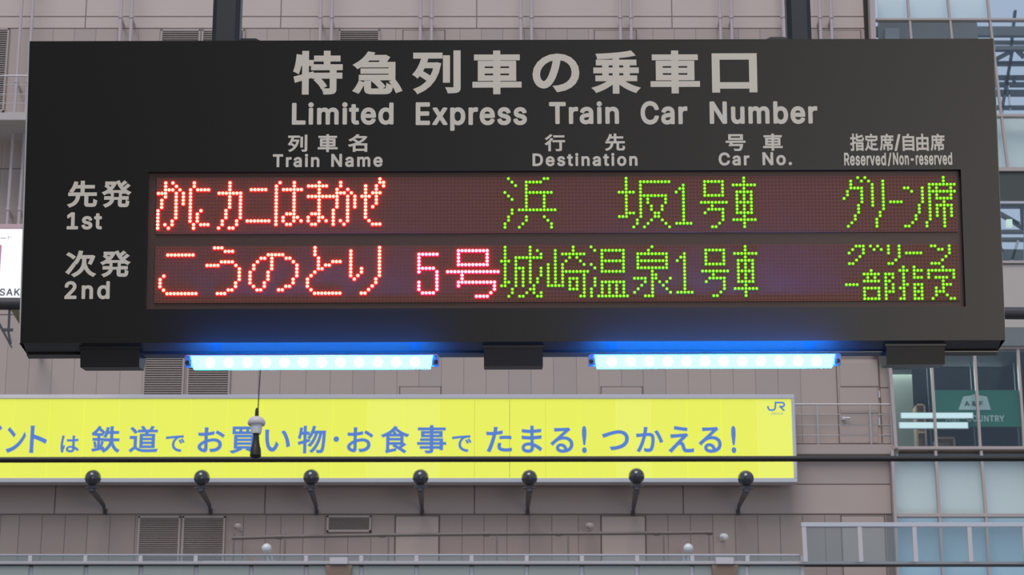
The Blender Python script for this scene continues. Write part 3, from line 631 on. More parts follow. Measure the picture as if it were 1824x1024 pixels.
# vertical mauve pipes, in pairs
def vpipe(px, y1, label, w=0.085):
    X = xat(px, 35, 44.6)
    z0, z1 = zat(y1, 44.6), zat(-200, 44.6)
    root = empty('vertical_pipe', (X, 44.6, z0))
    MB().tube([(0, 0, 0), (0, 0, z1 - z0)], w, 12).build('pipe', M['pipe'], root, True)
    z = 0.5
    while z < z1 - z0:
        bb = MB()
        bb.tube([(0, 0, z), (0, 0, z + 0.05)], w + 0.012, 12)
        bb.box(-0.02, 0.02, 0, 0.395, z, z + 0.05)
        bb.build('pipe_clip', M['pipe'], root)
        z += 2.6
    assert len(label.split()) <= 16, label
    tag(root, label, 'pipe', 'pairs of mauve pipes on the far wall')


PP = [(37, 420, 'left pipe of the pair at the upper left corner'), (57, 420, 'right pipe of the pair at the upper left corner'),
      (215, 300, 'left one above the black sign\'s left end'), (234, 300, 'right one above the black sign\'s left end'),
      (571, 300, 'left one just left of the small louver'), (591, 300, 'right one just left of the small louver'),
      (749, 300, 'left one before the hatch near 列'), (769, 300, 'right one before the hatch near 列'),
      (928, 300, 'left one above 車の at the sign\'s middle'), (947, 300, 'right one above 車の at the sign\'s middle'),
      (1105, 300, 'left one before the hatch above 乗'), (1124, 300, 'right one before the hatch above 乗'),
      (1283, 300, 'left one above 口 beside the right hanging pole'), (1303, 300, 'right one above 口 beside the right hanging pole'),
      (1397, 300, 'thick pipe half hidden by the right hanging pole'),
      (1461, 300, 'left pipe crossing the hatch beside the upper windows'), (1481, 300, 'right pipe crossing the hatch beside the upper windows')]
for px, y1, lb in PP:
    vpipe(px, y1, 'mauve vertical wall pipe, ' + lb, 0.06 if px == 1397 else 0.031)

# ================================================================= GLAZED FACADE at the right
GY = 44.8


def mull(a, b_, w=0.05, d=0.10, Y=GY, parent=None, name='mullion', m='mullion'):
    return MB().bar(at(a[0], a[1], Y), at(b_[0], b_[1], Y), w, d).build(name, M[m], parent)


def pane(pts, Y, m, parent, name='pane', t=0.02):
    vs = [at(px, py, Y) for px, py in pts]
    vs += [v + Vector((0, t, 0)) for v in vs]
    n = len(pts)
    fs = [tuple(range(n)), tuple(range(2 * n - 1, n - 1, -1))] + [(i, (i + 1) % n, n + (i + 1) % n, n + i) for i in range(n)]
    return MB().add(vs, fs).build(name, M[m] if isinstance(m, str) else m, parent)


# --- upper windows
w1 = tag(wall_box(1543, 1553, -60, 300, WY - 0.02, WY + 0.3).build('window_1', M['dark_gap']), kind='structure')
mull((1551, -30), (1561, 300), 0.10, 0.3, parent=w1, name='frame')
lines = [(1614, -30, 1643, 300), (1685, -30, 1719, 300), (1755, -30, 1795, 300), (1826, -30, 1870, 300), (1898, -30, 1945, 300)]


def lx(l, y): return l[0] + (l[2] - l[0]) * (y - l[1]) / (l[3] - l[1])


left = (1562, -30, 1572, 300)
allc = [left] + lines
rows = [(-30, 36), (36, 207), (207, 303)]
for r_, (ya, yb) in enumerate(rows):
    for i in range(len(allc) - 1):
        q = [(lx(allc[i], ya), ya), (lx(allc[i + 1], ya), ya), (lx(allc[i + 1], yb), yb), (lx(allc[i], yb), yb)]
        pane(q, GY, 'glass', w1)
        if r_ == 0 and i < 3:
            pane(q, GY + 0.25, 'blind', w1, 'blind')
        if r_ == 2:
            pane(q, GY + 0.25, 'frosted', w1, 'blind')
for i in range(3):
    x_r = allc[i + 1] if i < 2 else (1735, -30, 1760, 300)
    pane([(lx(allc[i], 36), 36), (lx(x_r, 36), 36), (lx(x_r, 150), 150), (lx(allc[i], 150), 150)], GY + 0.6, 'ceil_gray', w1, 'soffit_board', 0.05)
pane([(1576, 50), (1601, 50), (1603, 80), (1577, 80)], GY + 0.5, 'slab', w1, 'pale_box', 0.06)
for l in lines:
    mull((l[0], l[1]), (l[2], l[3]), 0.042, 0.1, parent=w1)
for y, hw in ((36, 0.04), (207, 0.05), (303, 0.075)):
    mull((1560, y), (1960, y), hw, 0.12, parent=w1, name='transom')

# window reflection of the roof truss, built as bars behind the upper windows
tr = empty('roof_truss_reflection', at(1760, 200, 47.5))
o_ = tr.location


def tbar(a, b_, w, m, name, Y=47.5):
    MB().bar(at(a[0], a[1], Y) - o_, at(b_[0], b_[1], Y) - o_, w, 0.12).build(name, M[m], tr)


tbar((1540, 57), (1990, 57), 0.20, 'truss_gray', 'girder', 47.2)
tbar((1540, 88), (1990, 86), 0.09, 'truss_gray', 'girder', 47.2)
for y, w, m_ in ((76, 0.05, 'truss_gray'), (113.5, 0.07, 'truss'), (138.5, 0.07, 'truss'), (151, 0.075, 'truss'), (166, 0.11, 'truss'), (192, 0.06, 'truss')):
    tbar((1540, y), (1990, y), w, m_, 'beam')
tbar((1803, 90), (1783, 205), 0.055, 'truss', 'diagonal')
tbar((1808, 20), (1800, 92), 0.055, 'truss', 'diagonal')
tbar((1770, 108), (1800, 92), 0.06, 'truss_gray', 'diagonal')
tbar((1824, 102), (1812, 90), 0.06, 'truss_gray', 'diagonal')
tbar((1794, 132), (1799, 196), 0.02, 'frame_alu', 'rod')
for a in (1600, 1680, 1745, 1792, 1806, 1860):
    tbar((a, 139), (a, 151), 0.05, 'truss', 'post')
tag(tr, 'reflection of a dark steel roof truss, built behind the upper right windows', 'truss')

# --- bands between the floors, right of the sign
st = tag(pane([(1556, 306), (1990, 306), (1990, 358), (1556, 358)], GY - 0.02, 'green_band', None, 'trim_3', 0.3), kind='structure')
st = tag(pane([(1556, 358.3), (1990, 358.3), (1990, 361.5), (1556, 361.5)], GY - 0.06, 'frame_alu', None, 'trim_4', 0.06), kind='structure')
w2 = tag(wall_box(1553, 1562, 362, 470, GY - 0.02, GY + 0.3).build('window_2', M['mullion']), kind='structure')
for i, x in enumerate((1562, 1650, 1738, 1826, 1914)):
    pane([(x, 362), (x + 88, 362), (x + 88, 466), (x, 466)], GY, 'glass', w2)
    mull((x, 362), (x, 466), 0.04, 0.1, parent=w2)
mull((1556, 468), (1990, 468), 0.05, 0.12, parent=w2, name='transom')
tr2 = empty('roof_truss_reflection', at(1800, 470, 47.5)); o_ = tr2.location  # reflected roof members, again built as bars behind the glass
tr = tr2
tbar((1540, 366), (1990, 366), 0.10, 'truss', 'beam')
tbar((1765, 372), (1815, 400), 0.07, 'truss_gray', 'diagonal')
tbar((1820, 368), (1822, 412), 0.06, 'truss', 'diagonal')
tbar((1800, 392), (1830, 412), 0.05, 'truss_gray', 'diagonal')
tbar((1540, 413), (1990, 413), 0.06, 'truss_gray', 'beam')
tbar((1540, 427), (1990, 427), 0.06, 'truss_gray', 'beam')
tbar((1540, 452), (1990, 457), 0.22, 'truss_gray', 'beam')
tbar((1813, 430), (1800, 470), 0.05, 'frame_alu', 'rod')
for a in (1580, 1640, 1700, 1745):
    tbar((a, 366), (a + 40, 450), 0.06, 'truss', 'diagonal')
tag(tr2, 'reflection of steel roof members, built behind the narrow window right of the sign', 'truss')
ex = wall_box(1793.5, 1803.5, 390, 402.5, 46.8, 46.9, 0.01)
ex.build('lit_plate', M['exit_green'], w2)

st = tag(pane([(1556, 471), (1990, 471), (1990, 583), (1556, 583)], GY - 0.02, 'beige', None, 'trim_5', 0.3), kind='structure')
st = tag(pane([(1556, 583.5), (1990, 583.5), (1990, 616), (1556, 616)], GY - 0.10, 'gray_band', None, 'trim_6', 0.3), kind='structure')
st = tag(pane([(1556, 616), (1990, 616), (1990, 621), (1556, 621)], GY - 0.06, 'mullion', None, 'trim_7', 0.2), kind='structure')

# --- shop floor window
w3 = tag(MB().bar(at(1582, 621, GY), at(1595, 800, GY), 0.06, 0.2).build('window_3', M['mullion']), kind='structure')
ml = [(1582, 1594), (1657.5, 1668), (1735, 1746), (1812.5, 1824.5), (1890, 1903)]
for i in range(4):
    pane([(ml[i][0], 621), (ml[i + 1][0], 621), (ml[i + 1][1], 801), (ml[i][1], 801)], GY, 'shop_glass', w3)
for a, c in ml[1:]:
    mull((a, 621), (c, 801), 0.045, 0.1, parent=w3)
    mull((a - 8, 621), (c - 8, 801), 0.022, 0.05, Y=GY + 1.2, parent=w3, name='mullion_reflection', m='truss_gray')  # reflection of the mullion, built as a thin bar inside
mull((1590, 799), (1990, 799), 0.055, 0.14, parent=w3, name='transom')

room = MB()
X0, X1 = xat(1596, 700, GY) + 0.02, xat(2000, 700, GY)
zf, zc = zat(801, GY) + 0.0, zat(621, GY) + 0.1
room.box(X0, X1, 50.0, 50.2, zf, zc)
room_o = room.build('wall_shop_back', M['shop_dark']); tag(room_o, kind='structure')
sf = MB().box(X0, X1, GY + 0.1, 50.0, zf - 0.15, zf).build('floor_shop', M['shop_floor']); tag(sf, kind='structure')
sc_ = MB().box(X0, X1, GY + 0.1, 50.0, zc, zc + 0.1).build('ceiling_shop', M['shop_dark']); tag(sc_, kind='structure')
cw = MB()
pA, pB = at(1588, 700, GY + 0.3), at(1628, 700, 47.5)
cw.box(pA.x, xat(1626, 700, 46.5), 46.5, 46.7, zf, zat(650, 46.5))
cwo = cw.build('wall_shop_side', M['cream']); tag(cwo, kind='structure')

d = bpy.data.lights.new('shop_fill_light', 'AREA'); d.shape = 'RECTANGLE'; d.size, d.size_y, d.energy, d.color = 3.4, 1.6, 100, (0.9, 1.0, 1.0)  # added area lamp, unseen, that brightens the shop interior
lo = bpy.data.objects.new('shop_fill_light', d); COL.objects.link(lo); lo.location = ((X0 + X1) / 2 - 1.5, 46.4, zc - 0.05)
lo.rotation_euler = (R(-25), 0, 0)

# green shop sign hanging inside
SYY = GY + 0.30
gs = empty('shop_sign', at(1741, 760, SYY)); o_ = gs.location
g = MB().box(xat(1666, 727, SYY) - o_.x, xat(1816, 727, SYY) - o_.x, 0, 0.06, 0, zat(694.5, SYY) - o_.z, 0.005)
g.build('board', M['signgreen'], gs)
pts = [(1707, 730), (1765, 730), (1758, 706), (1744, 704), (1737, 701.5), (1730, 704), (1716, 706)]
vs = [at(x, y, SYY - 0.012) - o_ for x, y in pts]
vs2 = [v + Vector((0, 0.012, 0)) for v in vs]
n = len(vs)
MB().add(vs + vs2, [tuple(range(n)), tuple(range(2 * n - 1, n - 1, -1))] + [(i, (i + 1) % n, n + (i + 1) % n, n + i) for i in range(n)]).build('logo_shape', M['signwhite'], gs)


def flat_text(items, Y, material, parent, org, bold=0.0, name='lettering', yc=None):
    """items: (text, x0, x1, ytop, ybottom) in pixels on the plane Y"""
    mb = MB()
    for text, x0, x1, y0, y1 in items:
        put_text(mb, text, xat(x0, (y0 + y1) / 2, Y), xat(x1, (y0 + y1) / 2, Y), zat(y1, Y), zat(y0, Y),
                 lambda u, v: (u - org.x, Y - org.y, v - org.z), bold)
    return mb.build(name, material, parent)


flat_text([('A', 1718, 1727, 714.5, 723), ('&', 1731, 1739.5, 714.5, 723), ('F', 1744, 1751, 714.5, 723)], SYY - 0.016, M['signdark'], gs, o_, 0.03, 'logo_lettering')
flat_text([('A&F', 1684, 1713, 739.5, 751), ('COUNTRY', 1722, 1789, 739.5, 751)], SYY - 0.006, M['signwhite'], gs, o_, 0.02, 'sign_lettering')
tag(gs, 'dark green shop sign reading A&F COUNTRY with white hut-shaped logo', 'sign')

for (xa, xb, ya, yb, lb) in ((1604, 1735, 734, 745, 'upper of the two white strip-light reflections in the shop window, built as glowing bars'), (1601, 1726, 751, 763, 'lower of the two white strip-light reflections in the shop window, built as glowing bars')):  # window reflections of strip lights, built as glowing bars behind the glass
    Yt = GY + 0.15
    rt = empty('strip_light_reflection', at((xa + xb) / 2, yb, Yt)); o_ = rt.location
    L_ = (xat(xb, ya, Yt) - xat(xa, ya, Yt)) / 2
    h = zat(ya, Yt) - zat(yb, Yt)
    MB().box(-L_, L_, 0.02, 0.06, 0, h, 0.005).build('housing', M['frame_alu'], rt)
    MB().box(-L_ + 0.02, L_ - 0.02, -0.01, 0.02, 0.012, h - 0.012, 0.008).build('diffuser', M['fluoro_reflection'], rt)
    tag(rt, lb, 'light', 'strip-light reflections in the shop window')

for (xa, xb, ya, yb, dd, lb) in ((1706, 1738, 789, 799, 45.25, 'small wooden box on the shop floor below the A&F sign'), (1797, 1824, 788, 800, 45.25, 'wooden box on the shop floor at the right edge'),
                                 (1668, 1702, 764, 799, 45.3, 'wooden display shelf left of the dark merchandise in the shop'), (1634, 1652, 705, 799, 45.3, 'tall orange-brown cabinet beside the cream shop wall')):
    rt = empty('wooden_crate', at((xa + xb) / 2, yb, dd)); o_ = rt.location
    wd = (xat(xb, yb, dd) - xat(xa, yb, dd)) / 2
    h = zat(ya, dd) - zat(yb, dd)
    rt.location.z = zf
    t = 0.03
    MB().box(-wd, -wd + t, 0, 0.3, 0, h).box(wd - t, wd, 0, 0.3, 0, h).build('side_board', M['wood'], rt)
    MB().box(-wd, wd, 0, 0.3, h - t, h).build('top_board', M['wood'], rt)
    MB().box(-wd, wd, 0, 0.3, 0, t).build('bottom_board', M['wood'], rt)
    MB().box(-wd + t, wd - t, 0.26, 0.29, t, h - t).build('back_board', M['wood'], rt)
    if h > 0.25:
        MB().box(-wd + t, wd - t, 0.02, 0.27, h * 0.45, h * 0.45 + t).build('shelf', M['wood'], rt)
    tag(rt, lb, 'shelf' if h > 0.25 else 'box')

# --- lower facade panes
w4 = tag(MB().bar(at(1588, 803, GY), at(1600, 1060, GY), 0.05, 0.2).build('window_4', M['mullion']), kind='structure')
ml = [(1588, 1595, 1600), (1666, 1673, 1682), (1747, 1756, 1764), (1829, 1839, 1848), (1911, 1922, 1932)]
for i in range(4):
    pane([(ml[i][0], 808), (ml[i + 1][0], 808), (ml[i + 1][1], 917), (ml[i][1], 917)], GY, 'glass', w4)
    pane([(ml[i][0], 808), (ml[i + 1][0], 808), (ml[i + 1][1], 917), (ml[i][1], 917)], GY + 0.2, 'frosted', w4, 'blind')
    pane([(ml[i][1], 919), (ml[i + 1][1], 919), (ml[i + 1][2], 1060), (ml[i][2], 1060)], GY, 'glass', w4)
    pane([(ml[i][1], 919), (ml[i + 1][1], 919), (ml[i + 1][2], 1060), (ml[i][2], 1060)], GY + 0.2, 'blue_blind', w4, 'blind')
for a, c, e in ml[1:]:
    mull((a, 803), (c, 918), 0.05, 0.1, parent=w4)
    mull((c, 918), (e, 1060), 0.05, 0.1, parent=w4)
mull((1592, 918.5), (1990, 918.5), 0.06, 0.12, parent=w4, name='transom')

# ================================================================= YELLOW BANNER
BY = 44.45
X1b = xat(1418, 780, BY)
X0b = xat(-330, 780, BY)
zb0, zb1 = zat(859, BY), zat(702, BY)
bn = empty('banner_signboard', ((X0b + X1b) / 2, BY + 0.2, zb0)); o_ = bn.location


def bb_(mb, x0, x1, y0, y1, z0, z1, c=0.0):
    return mb.box(x0 - o_.x, x1 - o_.x, y0 - o_.y, y1 - o_.y, z0 - o_.z, z1 - o_.z, c)


tf = 0.085
bb_(MB(), X0b, X1b, BY, BY + 0.22, zb1 - tf, zb1, 0.008).build('top_frame', M['frame_alu'], bn)
bb_(MB(), X0b, X1b, BY, BY + 0.22, zb0, zb0 + tf, 0.008).build('bottom_frame', M['frame_alu'], bn)
bb_(MB(), X1b - 0.06, X1b, BY, BY + 0.22, zb0 + tf, zb1 - tf, 0.006).build('end_frame', M['frame_alu'], bn)
bb_(MB(), X0b, X1b - 0.02, BY + 0.22, BY + 0.30, zb0 + 0.02, zb1 - 0.02).build('back_box', M['gray_band'], bn)
for xp in range(-240, 1400, 240):
    bb_(MB(), xat(xp, 780, BY), xat(xp, 780, BY) + 0.06, BY + 0.30, WY, zb0 + 0.1, zb1 - 0.25).build('wall_bracket', M['gray_band'], bn)
seam = [-330, -227, -165, -102, -40, 22, 85, 147, 210, 272, 338, 403, 466, 528, 591, 654, 718, 782, 845, 908, 972, 1034, 1098, 1160, 1224, 1286, 1350, 1412]
for i in range(len(seam) - 1):
    xa, xb = xat(seam[i], 780, BY), xat(seam[i + 1], 780, BY)
    g_ = 0.0025 if i not in (18, 24, 6) else 0.004
    mm = M[('banner', 'banner_b', 'banner_c', 'banner', 'banner_b')[rng.randrange(5)]]
    bb_(MB(), xa + g_, xb - g_, BY + 0.03, BY + 0.2, zb0 + tf - 0.01, zb1 - tf + 0.01).build('yellow_panel', mm, bn)
BT = [('ン', 11, 46, 760.5, 806.5), ('ト', 53, 84, 758, 806.5), ('は', 108, 141, 775.5, 806), ('鉄', 162.5, 214.5, 758, 806.5), ('道', 230, 282, 758, 806.5),
      ('で', 295, 329, 775, 805), ('お', 352, 400.5, 761, 805.5), ('買', 409, 461, 759.5, 808), ('い', 471.5, 517, 765, 804.5),
      ('物', 530, 580.5, 758, 807.5), ('・', 594, 604, 777, 787), ('お', 618, 665, 761, 805.5), ('食', 678, 729.5, 758, 807.5),
      ('事', 743, 795, 757, 807.5), ('で', 805, 840, 775, 805), ('た', 866, 912, 760, 805.5), ('ま', 929, 966, 758, 806.5),
      ('る', 980, 1021.5, 761, 806.5), ('!', 1036.5, 1045, 758.5, 807), ('つ', 1072, 1120.5, 766, 802), ('か', 1133, 1181.5, 760, 805.5),
      ('え', 1190, 1236, 758.5, 806.5), ('る', 1244, 1285.5, 760, 806.5), ('!', 1302.5, 1311, 758.5, 807), ('イ', -36, 3, 757, 806)]
for t_ in BT:
    flat_text([t_], BY + 0.027, M['blue_print'], bn, o_, 0.020, 'blue_character')
flat_text([('JR西日本', 1373, 1395, 734.5, 739)], BY + 0.027, M['blue_print'], bn, o_, 0.0, 'small_caption')
# the JR emblem: one bent band for the J, one for the R


def band(pts, w):
    """flat polyline band in pixel coordinates on the banner plane"""
    P = [at(x, y, BY + 0.026) - o_ for x, y in pts]
    vs, fs = [], []
    for i, p_ in enumerate(P):
        d = (P[min(i + 1, len(P) - 1)] - P[max(i - 1, 0)]).normalized()
        nrm = Vector((-d.z, 0, d.x))
        vs += [p_ + nrm * w / 2, p_ - nrm * w / 2]
    for i in range(len(P) - 1):
        fs.append((2 * i, 2 * i + 1, 2 * i + 3, 2 * i + 2))
    return vs, fs


jr = MB()
cx = lambda x, y: (1340 + x / 17.07, 695 + y / 17.07)
for path in ([(478, 478), (480, 530), (498, 572), (535, 598), (590, 606), (640, 600), (678, 575), (698, 535), (703, 480), (703, 348)],
             [(676, 375), (800, 375), (915, 375), (955, 390), (972, 425), (968, 462), (945, 490), (905, 500), (815, 492)],
             [(835, 488), (900, 550), (972, 622)]):
    vs, fs = band([cx(*q) for q in path], 0.032)
    jr.add(vs, fs)
jr.build('logo', M['blue_print'], bn)
tag(bn, 'long lit yellow banner with blue Japanese lettering and JR logo in aluminium frame', 'banner')

# floodlights under the banner
FL = [(165, 851, 187, 921), (359, 851, 375, 921), (554, 850, 564, 922), (749, 850, 752, 922), (943, 851, 940, 922), (1134, 848, 1128, 924), (1329, 852, 1315, 922)]
ORD = ['first floodlight from the left', 'second floodlight from the left, left of the thin mast', 'third floodlight from the left, right of the thin mast',
       'middle floodlight of the seven', 'third floodlight from the right', 'second floodlight from the right', 'rightmost floodlight, near the banner end']
for (hx, hy, ax, ay), lb in zip(FL, ORD):
    Yh = 43.4
    H = at(hx, hy, Yh); A = at(ax, ay - 5.5, WY - 0.02)
    rt = empty('floodlight', A); o = rt.location
    h = H - o
    head = MB()
    ax_ = Vector((0, -1, -0.30)).normalized()
    prof = [(0.0, 0.150)] + [(0.138 * math.sin(t), 0.15 * math.cos(t)) for t in [R(a) for a in (15, 30, 45, 60, 75, 90)]] + [(0.142, -0.03), (0.142, -0.06), (0.10, -0.065)]
    head.lathe(prof, h, ax_, 22)
    head.build('lamp_head', M['flood'], rt, True)
    l_ = MB(); l_.lathe([(0.0, -0.058), (0.125, -0.058), (0.125, -0.05)], h, ax_, 18)
    l_.build('lens', M['white_globe'], rt)
    y_ = MB()
    y_.box(h.x - 0.12, h.x + 0.12, h.y - 0.03, h.y + 0.03, h.z - 0.195, h.z - 0.165)
    y_.box(h.x - 0.07, h.x + 0.07, h.y - 0.02, h.y + 0.02, h.z - 0.17, h.z - 0.10)
    y_.box(h.x - 0.04, h.x + 0.04, h.y - 0.03, h.y + 0.03, h.z - 0.25, h.z - 0.19)
    y_.build('yoke', M['flood_arm'], rt)
    a_ = MB()
    a_.tube([h + Vector((0, 0, -0.22)), Vector((0, -0.25, 0.12)), Vector((0, 0, 0.03))], 0.062, 8, r2=0.016)
    a_.build('arm', M['flood_arm'], rt, True)
    MB().box(-0.035, 0.035, -0.02, 0.02, 0.0, 0.10, 0.004).build('wall_plate', M['flood_arm'], rt)
    tag(rt, 'round black ' + lb + ', under the yellow banner', 'floodlight', 'floodlights under the yellow banner')

# ================================================================= handrail pipe, globe lamps, cameras on the low wall
hr = empty('handrail_pipe', at(840, 960, 44.5)); o_ = hr.location
HY = 44.5
hp = [(413, 958.5), (497, 956), (681, 953), (867, 951), (995, 950.5), (1170, 949.5), (1264, 948.5)]
for i in range(len(hp) - 1):
    MB().tube([at(hp[i][0], hp[i][1], HY) - o_, at(hp[i + 1][0], hp[i + 1][1], HY) - o_], 0.032, 10).build('pipe', M['rail_brown'], hr, True)
for px, py in hp[1:]:
    c = at(px, py, HY) - o_
    MB().tube([c - Vector((0.05, 0, 0)), c + Vector((0.05, 0, 0))], 0.045, 10).build('coupling', M['rail_brown'], hr, True)
for px in (417, 508, 692, 885, 1012, 1182, 1263):
    c = at(px, 951, HY)
    z0 = zat(999, 44.3)
    MB().bar(Vector((c.x, HY, z0)) - o_, Vector((c.x, HY, c.z)) - o_, 0.035, 0.035).build('post', M['rail_brown'], hr)
hl = wall_box(360, 1320, 999, 1010, 44.3, WY, 0.01).build('trim_9', M['slab']); tag(hl, kind='structure')
tag(hr, 'long thin horizontal pipe on posts along the wall below the floodlights', 'pipe')

for px, py, lb in ((475, 977, 'white globe lamp low on the wall, left one'), (1226, 977, 'white globe lamp low on the wall, right one')):
    c = at(px, py, 44.3)
    rt = empty('globe_lamp', Vector((c.x, WY, c.z)))
    gmb = MB(); gmb.lathe([(0.092 * math.sin(R(a)), -0.092 * math.cos(R(a))) for a in range(0, 181, 15)], (0, 44.3 - WY, 0), (0, 0, 1), 20)
    gmb.build('globe', M['white_globe'], rt, True)
    MB().tube([(0, 0, -0.02), (0, 44.36 - WY, -0.02)], 0.02, 8).build('arm', M['rail'], rt, True)
    MB().box(-0.06, 0.06, -0.02, 0, -0.08, 0.04).build('wall_plate', M['rail'], rt)
    tag(rt, lb, 'lamp', 'globe lamps on the far wall')
for px, py, m_, lb in ((1290, 956, 'white_globe', 'white surveillance camera right of the pipe end'), (1051, 937, 'louver', 'grey surveillance camera above the middle of the pipe'), (424, 938, 'louver', 'pale surveillance camera above the left pipe end')):
    c = at(px, py, 44.6)
    rt = empty('wall_camera', Vector((c.x, WY, c.z + 0.06)))
    k = MB(); k.lathe([(0.0, 0.09), (0.045, 0.08), (0.06, 0.04), (0.06, -0.07), (0.03, -0.08), (0.0, -0.08)], (0, 44.6 - WY, -0.06), (0.35, -1, -0.25), 14)
    k.build('camera_body', M[m_], rt, True)
    MB().tube([(0, 0, 0), (0, -0.2, 0.02), (0, 44.6 - WY, -0.03)], 0.015, 8).build('arm', M['louver'], rt, True)
    MB().box(-0.04, 0.04, -0.015, 0, -0.05, 0.05).build('wall_plate', M['louver'], rt)
    tag(rt, lb, 'camera')

# ================================================================= white light box at the left edge, thick dark pipe
LY = 40.0
lb_ = empty('lightbox_sign', at(-60, 530, LY)); o_ = lb_.location
X0, X1 = xat(-260, 460, LY), xat(60, 460, LY)
z0, z1 = zat(530, LY), zat(400, LY)
MB().box(X0 - o_.x, X1 - o_.x, 0, 0.35, 0, z1 - z0 - 0.075, 0.005).build('lit_panel', M['lightbox'], lb_)
MB().box(X0 - o_.x - 0.04, X1 - o_.x + 0.04, -0.03, 0.38, z1 - z0 - 0.08, z1 - z0, 0.008).build('top_frame', M['pink'], lb_)
MB().box(X1 - o_.x, X1 - o_.x + 0.05, -0.03, 0.38, -0.02, z1 - z0 - 0.08, 0.008).build('end_frame', M['pink'], lb_)
MB().box(X0 - o_.x - 0.04, X1 - o_.x + 0.04, -0.02, 0.38, -0.05, 0.0, 0.006).build('bottom_frame', M['pink'], lb_)
flat_text([('ー', 0.5, 11.5, 423.4, 425), ('ド', 14, 22, 419, 427)], LY - 0.004, M['lightbox_ink'], lb_, o_, 0.0, 'grey_caption')
flat_text([('SAK', -1, 36, 513.5, 527)], LY - 0.004, M['lightbox_ink'], lb_, o_, 0.0, 'station_lettering')
MB().box(xat(-40, 457, LY) - o_.x, xat(2, 457, LY) - o_.x, -0.006, 0, zat(482, LY) - o_.z, zat(436, LY) - o_.z).build('pink_stripe', M['lightbox_pink'], lb_)
for px in (-200, -20):
    xh = xat(px, 400, LY) - o_.x
    MB().box(xh, xh + 0.08, 0.35, WY - LY - 0.01, 0.5, 0.6).build('wall_arm', M['pole'], lb_)
tag(lb_, 'bright white light box with pink frame at the left edge behind the black sign', 'sign')

pA, pB = at(-220, 539, 38.0), at(2030, 560, 38.0)
dp = MB().tube([pA, pB], 0.098, 16).build('dark_pipe', M['dark_pipe'], None, True)
tag(dp, 'thick dark horizontal pipe passing behind the black sign', 'pipe')
# small drooping bracket below it at the left edge
bk = empty('pipe_bracket', at(14, 553, 38.0)); o_ = bk.location
MB().tube([at(17, 552, 38) - o_, at(15, 592, 38) - o_, at(19, 612, 38) - o_], 0.02, 8).build('drop_rod', M['flood_arm'], bk, True)
MB().tube([at(-8, 566, 38) - o_, at(6, 590, 38) - o_, at(21, 619, 38) - o_], 0.026, 8, r2=0.012).build('stay', M['flood_arm'], bk, True)
MB().box(-0.06, 0.10, -0.02, 0.02, -0.34, -0.30).build('cross_bar', M['flood_arm'], bk)
tag(bk, 'dark drooping bracket under the thick pipe at the left edge', 'bracket')

# ================================================================= black wire across the picture with a mast on it
KY = 30.0
cb = MB().tube([at(-200, 819.3, KY), at(912, 817.7, KY), at(2024, 816.2, KY)], 0.036, 12).build('overhead_wire', M['cable'], None, True)
tag(cb, 'thick black overhead wire crossing in front of the yellow banner', 'wire')
an = empty('antenna_mast', at(455, 814, KY) + Vector((0, 0, 0.004))); o_ = an.location
s = 0.00702
an_ = lambda r, y: (r * s, -(y - 814) * s / 0.97)
MB().lathe([an_(0.0, 812.5), an_(10, 812.5), an_(9, 800), an_(7.5, 796), an_(6, 788), an_(5.2, 780), an_(5, 770), an_(0, 769)][::-1], (0, 0, 0), (0, 0, 1), 16).build('base_insulator', M['cable'], an, True)
MB().lathe([an_(0, 774), an_(8, 774), an_(9, 771), an_(10.3, 764), an_(10.3, 757), an_(0, 756.5)][::-1], (0, 0, 0), (0, 0, 1), 18).build('white_collar', M['white_globe'], an, True)
MB().lathe([an_(0, 759), an_(14.2, 758.5), an_(15.6, 756), an_(15.2, 752), an_(12, 747), an_(6, 744), an_(0, 743.5)][::-1], (0, 0, 0), (0, 0, 1), 22).build('cap', M['bracket'], an, True)
MB().lathe([an_(0, 743), an_(3.4, 743), an_(3.2, 733), an_(2.2, 729), an_(0, 728)][::-1], (0, 0, 0), (0, 0, 1), 12).build('socket', M['cable'], an, True)
MB().tube([Vector((0.012, 0, 0.58)), Vector((0.03, 0, 1.35))], 0.007, 6).build('rod', M['cable'], an)
tag(an, 'thin mast with grey mushroom cap standing on the black wire', 'antenna')

# ================================================================= glass barrier along the bottom
RY = 41.0
br = empty('glass_barrier', at(912, 1060, RY)); o_ = br.location


def rb(x0, x1, y0, y1, Ya, Yb, m, name, c=0.0, parent=None):
    mb = MB()
    yr = (y0 + y1) / 2
    mb.box(xat(x0, yr, Ya) - o_.x, xat(x1, yr, Ya) - o_.x, Ya - o_.y, Yb - o_.y, zat(y1, Ya) - o_.z, zat(y0, Ya) - o_.z, c)
    return mb.build(name, M[m], parent or br)


rb(-260, 1426, 986.5, 989, RY, RY + 0.05, 'frame_alu', 'top_rail')
rb(-260, 2080, 999.5, 1005, RY - 0.05, RY + 0.12, 'rail', 'base_beam', 0.008)
rb(-260, 2080, 1005.2, 1007, RY - 0.02, RY + 0.1, 'cable', 'gasket')
posts = [-143 + 98.3 * k for k in range(-1, 17)]
for k, px in enumerate(posts):
    if abs(px - 450) > 10:
        rb(px - 3.5, px + 3.5, 989.5, 999.5, RY - 0.01, RY + 0.04, 'bracket', 'short_post', 0.004)
    rb(px - 3.5, px + 3.5, 1007, 1060, RY + 0.05, RY + 0.1, 'frame_alu', 'lower_post')
allp = posts
for i in range(len(allp) - 1):
    rb(allp[i] + 4, allp[i + 1] - 4, 1007.2, 1060, RY, RY + 0.02, 'glass_low', 'glass_pane')
    rb(allp[i] + 4, allp[i + 1] - 4, 989.2, 999.3, RY + 0.01, RY + 0.02, 'glass_clear', 'glass_pane')
